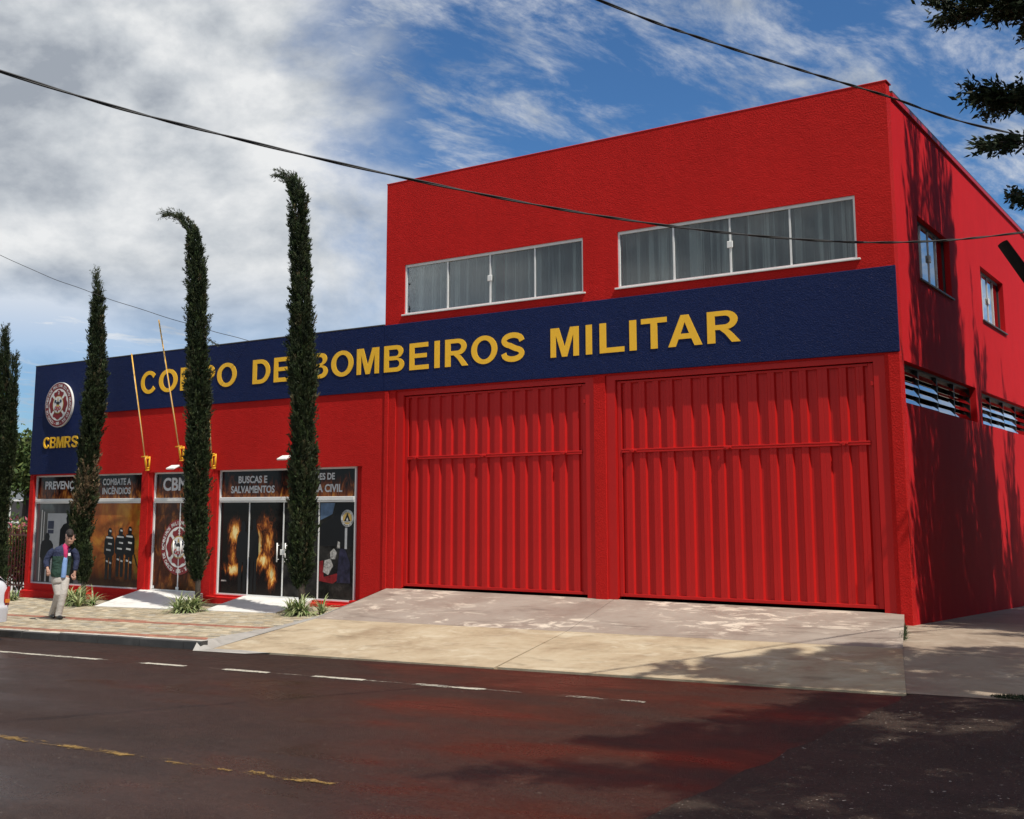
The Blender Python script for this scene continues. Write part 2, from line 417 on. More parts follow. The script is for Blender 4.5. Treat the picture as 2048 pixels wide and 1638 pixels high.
so_ = box_seam.build('asphalt_edge', MAT['old_asphalt'], o)

# sidewalk bed, then the pavers
FL = [(-10.45, -.08), (-9.75, -1.65), (-9.12, -3.3), (-8.95, -4.34), (-8.75, KY)]   # foot of the ramp's flank
def flank_x(y):
    for (x0, y0), (x1, y1) in zip(FL, FL[1:]):
        if y1 <= y <= y0: return x0 + (x1-x0)*(y0-y)/(y0-y1)
    return FL[0][0] if y > FL[0][1] else FL[-1][0]
sw = sheet('sidewalk', [(-70, KY+.14), (-8.80, KY+.14), (-8.98, -4.3), (-9.14, -3.3), (-9.77, -1.65), (-10.5, 0), (-70, 0)][::1], lambda x, y: z_side(x, y)-.012, MAT['flank'])
m = MB(); cols = []
PX, PY = .22, .11
iy = 0; y = KY+.15
while y < -.14:
    x = -25.5 + (PX/2 if iy % 2 else 0)
    while x < -8.2:
        xc, yc = x+PX/2, y+PY/2
        if x+PX < flank_x(yc)+.02:
            stripe = abs(yc-(KY+.38)) < .13 or abs(yc+3.35+.02*(xc+14)) < .13
            j = random.uniform(-.012, .012); g = .004
            zt = [z_side(a, b)+random.uniform(-.002, .004) for a, b in ((x+g, y+g), (x+PX-g, y+g), (x+PX-g, y+PY-g), (x+g, y+PY-g))]
            c = .006
            b = len(m.v)
            P0 = [(x+g, y+g), (x+PX-g, y+g), (x+PX-g, y+PY-g), (x+g, y+PY-g)]
            P1 = [(x+g+c, y+g+c), (x+PX-g-c, y+g+c), (x+PX-g-c, y+PY-g-c), (x+g+c, y+PY-g-c)]
            m.v += [(p[0], p[1], zt[i]-.02) for i, p in enumerate(P0)] + [(p[0], p[1], zt[i]+j*.1) for i, p in enumerate(P1)]
            F = [(4,5,6,7), (0,1,5,4), (1,2,6,5), (2,3,7,6), (3,0,4,7)]
            m.f += [tuple(b+i for i in f) for f in F]; m.mi += [0]*5
            s = random.uniform(.72, 1.12)
            base = (.34, .15, .10) if stripe else random.choice([(.41, .34, .235), (.45, .38, .27), (.37, .30, .20), (.36, .32, .25), (.47, .41, .30)])
            cols += [tuple(q*s for q in base)]*5
        x += PX
    y += PY; iy += 1
pv = m.build('paver', MAT['paver'], sw); color_faces(pv, cols); pv['kind'] = 'stuff'

kb = thing('kerb', (-16, KY, z_road(-16, KY)), None, None, kind='structure')
x = -60.0; i = 0
while x < -8.85:
    L_ = 1.0 if x > -30 else 3.0
    x1 = min(x+L_, -8.62); m = MB()
    hz = random.uniform(-.006, .006); dy = random.uniform(-.008, .008)
    zt0, zt1 = z_side(x, KY)+.012+hz, z_side(x1, KY)+.012+hz
    zb0, zb1 = z_road(x, KY)-.12, z_road(x1, KY)-.12
    xa, xb = x+.006, x1-.006; ya, yb = KY+dy, KY+.135; c = .018
    v = [(xa,ya,zb0),(xb,ya,zb1),(xb,ya+.01,zt1-c),(xa,ya+.01,zt0-c),(xa,ya+.01+c,zt0),(xb,ya+.01+c,zt1),(xb,yb,zt1),(xa,yb,zt0),(xa,yb,zb0),(xb,yb,zb1)]
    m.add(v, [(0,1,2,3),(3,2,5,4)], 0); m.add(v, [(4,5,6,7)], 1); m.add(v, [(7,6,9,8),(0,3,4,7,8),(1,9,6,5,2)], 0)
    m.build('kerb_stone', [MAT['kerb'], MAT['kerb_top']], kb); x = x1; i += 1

# concrete driveway ramp: upper and lower slabs, left flank
ramp = thing('ramp', (-4.8, -2.6, .7), None, None, kind='structure')
def rampz_c(x): return .745 + .0158*(x+8.87)
def lerp(a, b, t): return a+(b-a)*t
TLx, TRx, CLx, CRx, BLx, BRx = -9.62, -.13, -8.90, .56, -8.52, 1.28
def slab(name, P, mat, th=.25, sub=1, parent=ramp, gap=.006):
    m = MB(); n = len(P)
    v = [Vector(p) for p in P]; c = sum(v, Vector())/n
    t = [p + (c-p).normalized()*gap for p in v]
    m.add(list(t) + [p-Vector((0,0,th)) for p in t], [tuple(range(n))] + [((i+1) % n, i, n+i, n+(i+1) % n) for i in range(n)])
    return m.build(name, mat, parent)
zr_ = lambda x, y: z_road(x, y)+.012
for f0, f1 in ((0, .51), (.51, 1)):
    a, b = lerp(TLx, TRx, f0), lerp(TLx, TRx, f1); c, d = lerp(CLx, CRx, f0), lerp(CLx, CRx, f1); e, g = lerp(BLx, BRx, f0), lerp(BLx, BRx, f1)
    slab('upper_slab', [(c, -2.6, rampz_c(c)), (d, -2.6, rampz_c(d)), (b, .06, 1.058), (a, .06, 1.058)], MAT['ramp_up'])
    slab('lower_slab', [(e, KY+.12, zr_(e, KY)), (g, KY+.06, zr_(g, KY)), (d, -2.6, rampz_c(d)), (c, -2.6, rampz_c(c))], MAT['ramp_low'])
fl = MB()
T = [(TLx+.01, .0, 1.05), (lerp(TLx, CLx, .5), -1.3, lerp(1.055, rampz_c(CLx), .5)), (CLx, -2.6, rampz_c(CLx)), (lerp(CLx, BLx, .6), -4.15, lerp(rampz_c(CLx), zr_(BLx, KY), .6)), (BLx, KY+.12, zr_(BLx, KY))]
B = [(-10.45, -.06), (-9.75, -1.65), (-9.12, -3.3), (-8.95, -4.34), (-8.72, KY+.02)]
fl.v = T + [(x, y, z_side(x, y)+.006) for x, y in B]
fl.f = [(i+5, i+6, i+1, i) for i in range(4)]; fl.mi = [0]*4
fl.build('flank', MAT['flank'], ramp)
fr = MB(); fr.add([(-8.72, KY+.02, z_side(-8.72, KY)+.004), (-8.62, KY-.14, zr_(-8.62, KY)-.004), (-7.6, KY-.1, zr_(-7.6, KY)-.004), (-7.2, KY+.2, zr_(-7.2, KY)+.002), (BLx, KY+.12, zr_(BLx, KY)+.004)], [(0, 1, 4), (1, 2, 3, 4)])
fr.build('apron', MAT['flank'], ramp)
# side pavement right of the ramp
m = MB()
xs = [0, .5, 1.32, 4, 9]; 
def edge_x(y): return lerp(-.13, .56, min(1, max(0, -y/2.6))) if y > -2.6 else lerp(.56, 1.28, (-y-2.6)/2.56)
ysl = [-5.1, -2.6, 0, 4, 10, 20, 40]
for j, y in enumerate(ysl):
    for s in (0, 1):
        x = (edge_x(y)-.03) if s == 0 else 12
        if y > 0 and s == 0: x = -.1
        zz = (.92+.024*min(x, 3)) + (.013*y-.012 if y < 0 else -.012-.038*y)
        if y < -5: zz = z_road(x, y)+.014
        m.v.append((x, y, zz))
m.f = [(2*j, 2*j+1, 2*j+3, 2*j+2) for j in range(len(ysl)-1)]; m.mi = [0]*len(m.f)
o = m.build('side_pavement', MAT['slab']); o['kind'] = 'structure'

# painted lines
def ragged(pts_x, y0, w, name, mat, label, cat, group, parent=None, jit=.012):
    for a, b in pts_x:
        m = MB(); n = max(4, int((b-a)/.05)); lo = []; hi = []
        for i in range(n+1):
            x = a+(b-a)*i/n; t = .018 if 0 < i < n else 0
            lo.append((x+random.uniform(-.02, .02), y0-w/2+random.uniform(-jit, jit))); hi.append((x+random.uniform(-.02, .02), y0+w/2+random.uniform(-jit, jit)))
        m.v = [(x, y, z_road(x, y)+.005) for x, y in lo+hi]; k = n+1
        m.f = [(i, i+1, k+i+1, k+i) for i in range(n)]; m.mi = [0]*n
        o = m.build(name, mat); o['kind'] = 'structure'
MAT['white_line'] = paint('worn_white_paint', (.54, .50, .41), .455, 0)
MAT['white_thin'] = paint('faded_white_paint', (.44, .40, .33), .54, 0)
MAT['yellow_line'] = paint('worn_yellow_paint', (.29, .17, .04), .545, 0)
WY = -6.70
ragged([(-30, -8.9), (-7.97, -7.18), (-6.46, -5.70), (-4.99, -4.21), (-3.49, -2.57)], WY, .10, 'road_marking', MAT['white_line'], None, None, None)
ragged([(-8.9, -7.97), (-7.18, -6.46), (-5.7, -4.99), (-4.21, -3.49), (-2.57, -2.1)], WY, .03, 'road_marking', MAT['white_thin'], None, None, None)
ragged([(-1.65, -.7)], WY, .09, 'road_marking', MAT['white_thin'], None, None, None)
ragged([(-14, -1.75)], -10.83, .10, 'road_marking', MAT['yellow_line'], None, None, None, jit=.03)
ragged([(-1.65, -.85)], -10.80, .08, 'road_marking', MAT['yellow_line'], None, None, None, jit=.03)
# ------------------------------------------------------------------ fire station
FS = thing('fire_station', (-10, 0, .6), 'red two-part fire station with a dark blue band and two ribbed garage doors', 'building')
ZR, ZS = 8.85, 8.74
W1 = (-9.25, -5.27, 6.21, 7.18); W2 = (-4.59, -.54, 6.21, 7.18)
D1 = (-9.44, -5.09, .4, 4.74); D2 = (-4.87, -.22, .4, 4.74)
XL, XM = -21.1, -9.72
S1 = (-20.95, -16.84, .75, 3.33); S2 = (-16.60, -14.70, .75, 3.33); S3 = (-14.46, -10.26, .75, 3.34)
wall_holes('x', XM, 0, .3, ZR, 0, .2, [W1, W2, D1, D2]).build('wall', MAT['red'], FS)
wall_holes('x', XL, XM-.001, .1, 6.02, 0, .2, [S1, S2, S3]).build('wall', MAT['red'], FS)
SW1 = (1.42, 3.51, 6.08, 7.10); SW2 = (5.93, 8.07, 6.05, 7.09); LV1 = (.22, 4.91, 4.04, 4.66); LV2 = (5.37, 10.4, 4.04, 4.66)
wall_holes('y', .2, 14, -.3, ZS, -.001, -.2, [SW1, SW2, LV1, LV2]).build('wall', MAT['red_smooth'], FS)
box('wall', XM, -.2, 13.8, 14, 0, ZS, MAT['red_smooth'], FS)
wl = box('wall', XM, XM+.2, .2, 13.8, .2, ZR-.004, MAT['red_smooth'], FS)
box('wall', XL, XL+.2, .2, 13.8, 0, 5.98, MAT['red_smooth'], FS)
box('wall', XL+.2, XM, 13.6, 13.8, 0, 5.9, MAT['red_smooth'], FS)
box('roof', XM+.2, -.2, .2, 13.8, 8.2, 8.3, MAT['interior'], FS); box('roof', XL+.2, XM-.001, .2, 13.6, 5.3, 5.4, MAT['interior'], FS)
box('floor_slab', XM+.2, -.2, .2, 13.8, 4.8, 4.95, MAT['interior'], FS)
box('floor_slab', XM+.2, -.2, .2, 13.8, .5, .9, MAT['interior'], FS); box('floor_slab', XL+.2, XM, .2, 13.6, .4, .72, MAT['interior'], FS)
box('coping', XM-.015, .02, -.006, .24, ZR, ZR+.022, MAT['red_metal'], FS, .006)
m = MB(); m.box(-.26, .03, .24, 14.02, ZS, ZS+.03); m.build('coping', MAT['dark_alu'], FS)
m = MB(); m.box(-.02, .035, .24, 14.02, ZS-.07, ZS-.002); m.build('fascia_trim', MAT['red_metal'], FS)
# blue band: one raised panel for each block, with the deeper blue field on the far left
box('blue_band', XM, .012, -.028, -.001, 4.765, 6.035, MAT['blue'], FS, .006)
box('blue_band', XL-.012, XM-.002, -.026, -.001, 4.765, 6.035, MAT['blue'], FS, .006)
box('blue_panel', XL-.012, -18.62, -.026, -.001, 3.36, 4.764, MAT['blue'], FS, .006)
box('parapet_cap', XL-.02, XM-.003, -.03, .24, 6.036, 6.06, MAT['dark_alu'], FS, .004)
# plinth along the shop fronts
def plinth(x0, x1):
    m = MB()
    n = 6
    for i in range(n):
        pass
    za, zb = z_side(x0, -.1)-.1, z_side(x1, -.1)-.1
    ta, tb = z_side(x0, 0)+.16, z_side(x1, 0)+.10
    v = [(x0,-.085,za),(x1,-.085,zb),(x1,-.001,zb),(x0,-.001,za),(x0,-.085,min(ta,.70)),(x1,-.085,min(tb,.70)),(x1,-.001,min(tb+.02,.72)),(x0,-.001,min(ta+.02,.72))]
    m.add(v, [(4,5,6,7),(0,1,5,4),(1,2,6,5),(3,0,4,7)]); m.build('plinth', MAT['red'], FS)
plinth(XL-.03, -16.75); plinth(-14.55, -13.3); plinth(-11.55, -10.1)
# small moulded column beside the garage and recessed strip beside the shop front
box('pilaster', -10.46, -10.262, .10, .199, .4, 3.335, MAT['red'], FS)
box('pilaster', -9.70, -9.60, -.022, -.001, .62, 4.755, MAT['red'], FS, .008)
box('pilaster', -.16, .006, -.02, -.001, .55, 4.755, MAT['red'], FS, .006)
box('step', -10.42, -9.64, -.13, -.004, .4, .80, MAT['red'], FS, .01)

# upper windows -----------------------------------------------------------
def curtain(win, x0, x1, z0, z1, y, seed, axis='x'):
    r = random.Random(seed); n = int((x1-x0)/.012); m = MB(); ph = r.random()*6
    a = []
    for i in range(n+1):
        x = x0+(x1-x0)*i/n
        a.append((x, y + .034*math.sin(x*19+ph+1.3*math.sin(x*2.1)) + .014*math.sin(x*41+ph*2) + .010*math.sin(x*5.3+ph)))
    for zi in range(2):
        zz = (z0, z1)[zi]
        for x, yy in a: m.v.append((x + (.01*math.sin(x*9) if zi == 0 else 0), yy, zz))
    k = n+1; m.f = [(i, i+1, k+i+1, k+i) for i in range(n)]; m.mi = [0]*n
    return m.build('curtain', MAT['curtain'], win, True)
def front_window(H, seed):
    x0, x1, z0, z1 = H
    m = MB(); t = .035; yf, yb = .022, .075
    m.box(x0, x1, yf, yb, z1-.05, z1); m.box(x0, x1, yf, yb, z0, z0+.028); m.box(x0, x0+t, yf, yb, z0+.028, z1-.05); m.box(x1-t, x1, yf, yb, z0+.028, z1-.05)
    w = m.build('window', MAT['alu'], FS)
    n = 4; xs = [x0+t+(x1-x0-2*t)*i/n for i in range(n+1)]
    for i in range(n):
        yy = .048 if i in (0, 3) else .058
        box('pane', xs[i]+.008, xs[i+1]-.008, yy, yy+.006, z0+.029, z1-.051, MAT['glass'], w)
    for i in (1, 2, 3): box('mullion', xs[i]-.014, xs[i]+.014, .036, .070, z0+.0285, z1-.0505, MAT['alu'], w)
    box('lock', xs[2]-.05, xs[2]+.05, .018, .036, (z0+z1)/2-.055, (z0+z1)/2+.055, MAT['white'], w, .006)
    box('sill', x0-.05, x1+.05, -.032, .05, z0-.028, z0-.001, MAT['alu'], w, .004)
    gap = xs[2]-.05 if seed == 3 else xs[2]+.02
    curtain(w, x0+.04, xs[2]+(-.02 if seed == 3 else .16), z0-.05, z1+.06, .24, seed)
    curtain(w, xs[2]+(.18 if seed == 3 else .19), x1-.03, z0-.05, z1+.06, .255, seed+1)
    return w
front_window(W1, 3); front_window(W2, 8)
# side windows and louvres -------------------------------------------------
def side_window(H):
    y0, y1, z0, z1 = H; xf, xb = -.095, -.145; t = .04; m = MB()
    m.box(xb, xf, y0, y1, z1-.05, z1); m.box(xb, xf, y0, y1, z0, z0+.03); m.box(xb, xf, y0, y0+t, z0+.03, z1-.05); m.box(xb, xf, y1-t, y1, z0+.03, z1-.05)
    w = m.build('window', MAT['dark_alu'], FS); n = 4; ys = [y0+t+(y1-y0-2*t)*i/n for i in range(n+1)]
    for i in range(n): box('pane', -.125+.006*(i % 2), -.119+.006*(i % 2), ys[i]+.008, ys[i+1]-.008, z0+.031, z1-.051, MAT['glass_blue'], w)
    for i in (1, 2, 3): box('mullion', -.14, -.098, ys[i]-.014, ys[i]+.014, z0+.0305, z1-.0505, MAT['alu'], w)
    box('lock', -.097, -.078, ys[2]-.05, ys[2]+.05, (z0+z1)/2-.06, (z0+z1)/2+.06, MAT['white'], w, .005)
    box('sill', -.1, .035, y0-.04, y1+.04, z0-.03, z0-.001, MAT['dark_alu'], w, .004)
side_window(SW1); side_window(SW2)
def louvre(H, ncol):
    y0, y1, z0, z1 = H; m = MB(); t = .035
    m.box(-.17, -.11, y0, y1, z1-t, z1); m.box(-.17, -.11, y0, y1, z0, z0+t); m.box(-.17, -.11, y0, y0+t, z0+t, z1-t); m.box(-.17, -.11, y1-t, y1, z0+t, z1-t)
    w = m.build('louvre_window', MAT['dark_alu'], FS); cw = (y1-y0-2*t)/ncol
    for c in range(ncol):
        a = y0+t+c*cw
        if c: box('mullion', -.168, -.112, a-.022, a+.022, z0+t+.0005, z1-t-.0005, MAT['dark_alu'], w)
        for s in range(4):
            zc = z0+t+(z1-z0-2*t)*(s+.5)/4; ang = math.radians(24+random.uniform(-5, 5))
            M = Matrix.Translation((-.13, a+cw/2, zc)) @ Matrix.Rotation(-ang, 4, 'Y')
            b = MB(); b.box(-.005, .001, -cw/2+.03, cw/2-.03, -.075, .075, 0, M); b.build('slat', MAT['glass_blue'], w)
louvre(LV1, 4); louvre(LV2, 4)

# garage doors --------------------------------------------------------------
def rib_mesh(w, h, d, flat, name):
    # one pressed-steel panel: recess, slope, ridge, slope; local x 0..w, y 0 front ridge .. d recess, z 0..h
    s = .022; r0 = w-flat-2*s
    xs = [(0, d), (r0/2, d), (r0/2+s, 0), (r0/2+s+flat*.46, .0), (r0/2+s+flat*.5, .0025), (r0/2+s+flat*.54, 0), (r0/2+s+flat, 0), (r0/2+2*s+flat, d), (w, d)]
    m = MB(); n = len(xs)
    m.v = [(x, y, 0) for x, y in xs] + [(x, y, h) for x, y in xs]
    m.f = [(i, i+1, n+i+1, n+i) for i in range(n-1)] + [(n+2, n+3, n+6, n+7-1)][:0]
    # top and bottom returns
    m.v += [(xs[0][0], d+.01, 0), (xs[-1][0], d+.01, 0), (xs[0][0], d+.01, h), (xs[-1][0], d+.01, h)]
    q = 2*n
    m.f += [tuple([q+0] + list(range(n)) + [q+1])[::-1], tuple([q+2] + list(range(n, 2*n)) + [q+3])]
    m.mi = [0]*len(m.f)
    me = bpy.data.meshes.new(name); me.from_pydata(m.v, [], m.f); me.materials.append(MAT['red_metal']); me.update(); return me
def garage(D, n, wide):
    x0, x1, z0, z1 = D; ZB = 1.085; fw_ = .175
    m = MB()
    yF, yB = .03, .12
    m.box(x0+.002, x0+fw_, yF, yB, ZB-.03, z1-.09); m.box(x1-fw_, x1-.002, yF, yB, ZB-.03, z1-.09); m.box(x0+.002, x1-.002, yF, yB, z1-.0899, z1-.002)
    m.box(x0+fw_-.03, x0+fw_+.012, yF+.016, yB+.03, ZB, z1-.10)
    g = m.build('garage_door', MAT['red_metal'], FS)
    a, b = x0+fw_+.016, x1-fw_-.016; zt = z1-.105; zm = 3.47
    # leaf edges
    box('stile', a, a+.075, .072, .12, ZB+.02, zt, MAT['red_metal'], g, .004); box('stile', b-.075, b, .072, .12, ZB+.02, zt, MAT['red_metal'], g, .004)
    box('rail', a+.076, b-.076, .070, .12, ZB+.02, ZB+.07, MAT['red_metal'], g, .004)
    box('rail', a+.076, b-.076, .060, .12, zm-.032, zm-.003, MAT['red_metal'], g, .004); box('rail', a+.076, b-.076, .060, .12, zm+.003, zm+.03, MAT['red_metal'], g, .004)
    box('rail', a+.076, b-.076, .070, .12, zt-.035, zt, MAT['red_metal'], g, .004)
    A, B = a+.078, b-.078; W = [1.0]*n
    for q in wide: W[q] = 1.42
    tot = sum(W); cache = {}
    x = A
    for q in range(n):
        w = (B-A)*W[q]/tot
        for (za, zb) in ((ZB+.071, zm-.033), (zm+.031, zt-.036)):
            k = (round(w, 4), round(zb-za, 4))
            if k not in cache: cache[k] = rib_mesh(w-.002, zb-za, .038, w*.42, 'panel')
            o = link(bpy.data.objects.new('panel', cache[k])); o.parent = g
            o3 = origin(g); o.location = (x-o3.x, .078-o3.y, za-o3.z)
        x += w
    for fx in (.07, .46, .89):
        xx = a+(b-a)*fx
        h = MB(); h.cbox(xx-.06, xx+.06, .035, .0595, zm-.012, zm+.016, .004); h.cbox(xx-.022, xx+.022, .02, .0345, zm-.03, zm+.02, .004); h.build('hinge', MAT['red_metal'], g)
    box('latch', b-.035, b+.012, .035, .0715, 4.30, 4.36, MAT['red_metal'], g, .004)
    m = MB(); m.box(a, b, .12, .13, ZB+.02, zt); m.build('backing', MAT['red_metal'], g)
    m = MB(); m.box(x0+.003, x1-.003, .04, .2, .95, 1.05); m.build('threshold', MAT['black'], g)
garage(D1, 14, []); garage(D2, 15, [4, 8, 12])

# ------------------------------------------------------------------ lettering
def text_mesh(s, bold, ext=0., align='CENTER', space=1.0, lead=1.0):
    c = bpy.data.curves.new('t', 'FONT'); c.body = s; c.size = 1; c.offset = bold; c.extrude = ext; c.align_x = align; c.space_character = space; c.space_line = lead
    c.resolution_u = 4
    o = bpy.data.objects.new('t', c); COL.objects.link(o)
    dg = bpy.context.evaluated_depsgraph_get(); dg.update()
    me = bpy.data.meshes.new_from_object(o.evaluated_get(dg))
    V = [tuple(v.co) for v in me.vertices]; F = [tuple(p.vertices) for p in me.polygons]
    bpy.data.objects.remove(o); bpy.data.curves.remove(c); bpy.data.meshes.remove(me)
    return V, F
_tc = {}
def fit_text(m, s, x0, x1, z0, z1, y, bold=.02, depth=0., space=1.0, lead=1.0, align='CENTER', keep=False):
    """text laid into the rectangle on plane y (front face at y), depth behind it"""
    k = (s, bold, depth > 0, space, lead, align)
    if k not in _tc: _tc[k] = text_mesh(s, bold, .5 if depth else 0., align, space, lead)
    V, F = _tc[k]
    ax = min(v[0] for v in V); bx = max(v[0] for v in V); ay = min(v[1] for v in V); by = max(v[1] for v in V)
    sx = (x1-x0)/(bx-ax); sz = (z1-z0)/(by-ay)
    if keep: sx = sz = min(sx, sz)
    cx, cz = (x0+x1)/2, (z0+z1)/2
    vs = [(cx+(v[0]-(ax+bx)/2)*sx, y + ((.5-v[2])*depth if depth else 0), cz+(v[1]-(ay+by)/2)*sz) for v in V]
    m.add(vs, F)
def arc_(cx, cz, rx, rz, a0, a1, n=14): return [(cx+rx*math.cos(math.radians(a0+(a1-a0)*i/n)), cz+rz*math.sin(math.radians(a0+(a1-a0)*i/n))) for i in range(n+1)]
def strip(o, i_): return [[o[k], o[k+1], i_[k+1], i_[k]] for k in range(len(o)-1)]
def bowl(x0, xs, x1, z0, z1, t, th, tb=None):   # half-ring of a P, R, B or D, from x0 along the top, round, and back along the foot
    m_ = (z0+z1)/2; tb = t if tb is None else tb; mi_ = (z0+tb+z1-t)/2; o = [(x0, z1)] + arc_(xs, m_, x1-xs, (z1-z0)/2, 90, -90) + [(x0, z0)]
    return strip(o, [(x0, z1-t)] + arc_(xs-.03, mi_, x1-th-xs+.03, (z1-t-z0-tb)/2, 90, -90) + [(x0, z0+tb)])
def stroke(c, w):
    L_ = []; R_ = []
    for k in range(len(c)):
        a, b = c[max(0, k-1)], c[min(len(c)-1, k+1)]; dx, dz = (b[0]-a[0]), (b[1]-a[1])*1.05; d = math.hypot(dx, dz)
        nx, nz = -dz/d*w/2, dx/d*w/2*.86; L_.append((c[k][0]+nx, c[k][1]+nz)); R_.append((c[k][0]-nx, c[k][1]-nz))
    return strip(L_, R_)
STEM = [(0, 0), (0, 1), (.24, 1), (.24, 0)]
HAND = {'M': [[(0,0),(0,1),(.30,1),(.5,.34),(.70,1),(1,1),(1,0),(.81,0),(.81,.76),(.59,0),(.41,0),(.19,.76),(.19,0)]],
  'A': [[(0,0),(.385,1),(.5,1),(.5,.77),(.375,.40),(.5,.40),(.5,.23),(.31,.23),(.225,0)], [(1,0),(.615,1),(.5,1),(.5,.77),(.625,.40),(.5,.40),(.5,.23),(.69,.23),(.775,0)]],
  'I': [[(0,0),(0,1),(1,1),(1,0)]], 'L': [[(0,0),(0,1),(.27,1),(.27,.17),(1,.17),(1,0)]], 'T': [[(.37,0),(.37,.83),(0,.83),(0,1),(1,1),(1,.83),(.63,.83),(.63,0)]],
  'E': [[(0,0),(0,1),(.97,1),(.97,.83),(.26,.83),(.26,.60),(.90,.60),(.90,.44),(.26,.44),(.26,.17),(1,.17),(1,0)]],
  'O': strip(arc_(.5, .5, .5, .51, 0, 360, 36), arc_(.5, .5, .285, .345, 0, 360, 36)),
  'C': strip(arc_(.52, .5, .52, .51, 40, 322, 30), arc_(.52, .5, .30, .345, 30, 330, 30)),
  'D': [STEM] + bowl(.24, .46, 1, 0, 1, .165, .235), 'P': [STEM] + bowl(.24, .60, 1, .36, 1, .16, .24),
  'R': [STEM] + bowl(.24, .56, .93, .41, 1, .155, .225) + [[(.38, .4095), (.64, .4095), (.77, .28), (1.0, 0), (.74, 0), (.54, .27)]],
  'B': [STEM] + bowl(.24, .62, .95, .515, 1, .155, .225, .075) + bowl(.24, .64, 1, 0, .5149, .075, .23, .16),
  'S': stroke([(.90, .70)] + arc_(.5, .735, .385, .185, 25, 250, 14)[0:] + [(.5, .50)] + arc_(.5, .265, .395, .190, 70, -155, 14) + [(.10, .29)], .225)}
def hand_letter(m, c, x0, x1, z0, z1, y, d):
    for P in HAND[c]:
        n = len(P); v = [(x0+(x1-x0)*a, y, z0+(z1-z0)*b) for a, b in P]; v += [(p[0], y+d, p[2]) for p in v]
        m.add(v, [tuple(range(n)), tuple(range(2*n-1, n-1, -1))] + [(i, n+i, n+(i+1) % n, (i+1) % n) for i in range(n)])
LET = [('C', -16.98, -16.43), ('O', -16.35, -15.72), ('R', -15.62, -15.08), ('P', -14.98, -14.50), ('O', -14.43, -13.82), ('D', -13.33, -12.81), ('E', -12.7, -12.23), ('B', -11.7, -11.18), ('O', -11.09, -10.50), ('M', -10.41, -9.84), ('B', -9.71, -9.21), ('E', -9.08, -8.62), ('I', -8.48, -8.36), ('R', -8.23, -7.7), ('O', -7.63, -7.05), ('S', -6.96, -6.47), ('M', -5.92, -5.35), ('I', -5.21, -5.09), ('L', -4.94, -4.47), ('I', -4.37, -4.24), ('T', -4.15, -3.68), ('A', -3.66, -3.06), ('R', -2.97, -2.41)]
sg = thing('sign_lettering', (-9.7, -.03, 5.1), 'large raised yellow letters CORPO DE BOMBEIROS MILITAR along the blue band', 'lettering')
for c, a, b in LET:
    m = MB(); e = .012 if c in 'OCS' else 0
    if c in HAND: hand_letter(m, c, a, b, 5.115, 5.625, -.037, .0085)
    else: fit_text(m, c, a, b, 5.115-e, 5.625+e, -.037, .022, .0085)
    m.build('letter', MAT['yellow'], sg)
sg = thing('sign_lettering', (-19.9, -.03, 3.95), 'small raised yellow letters CBMRS below the round emblem', 'lettering')
xx = -20.58
for c, w in (('C', .24), ('B', .23), ('M', .28), ('R', .24), ('S', .23)):
    m = MB(); (hand_letter(m, c, xx, xx+w, 3.985, 4.255, -.052, .022) if c in HAND else fit_text(m, c, xx, xx+w, 3.985, 4.255, -.052, .026, .022)); m.build('letter', MAT['yellow'], sg); xx += w+.035

# emblem ----------------------------------------------------------------------
MAT['maroon'] = simple('maroon', (.21, .018, .022), .4, .05); MAT['offwhite'] = simple('off_white', (.72, .71, .68), .4, .03)
MAT['gold'] = simple('gold_print', (.50, .33, .09), .4, .05); MAT['navy'] = simple('navy_print', (.03, .04, .075), .5, .05); MAT['rosy'] = simple('rosy_print', (.45, .05, .06), .5, .05)
def disc(m, cx, cz, r, y, r0=0., n=64):
    if r0:
        vs = [(cx+r*math.cos(2*math.pi*i/n), y, cz+r*math.sin(2*math.pi*i/n)) for i in range(n)] + [(cx+r0*math.cos(2*math.pi*i/n), y, cz+r0*math.sin(2*math.pi*i/n)) for i in range(n)]
        m.add(vs, [(i, (i+1) % n, n+(i+1) % n, n+i) for i in range(n)])
    else: m.add([(cx+r*math.cos(2*math.pi*i/n), y, cz+r*math.sin(2*math.pi*i/n)) for i in range(n)], [tuple(range(n))])
def poly(m, pts, y): m.add([(x, y, z) for x, z in pts], [tuple(range(len(pts)))])
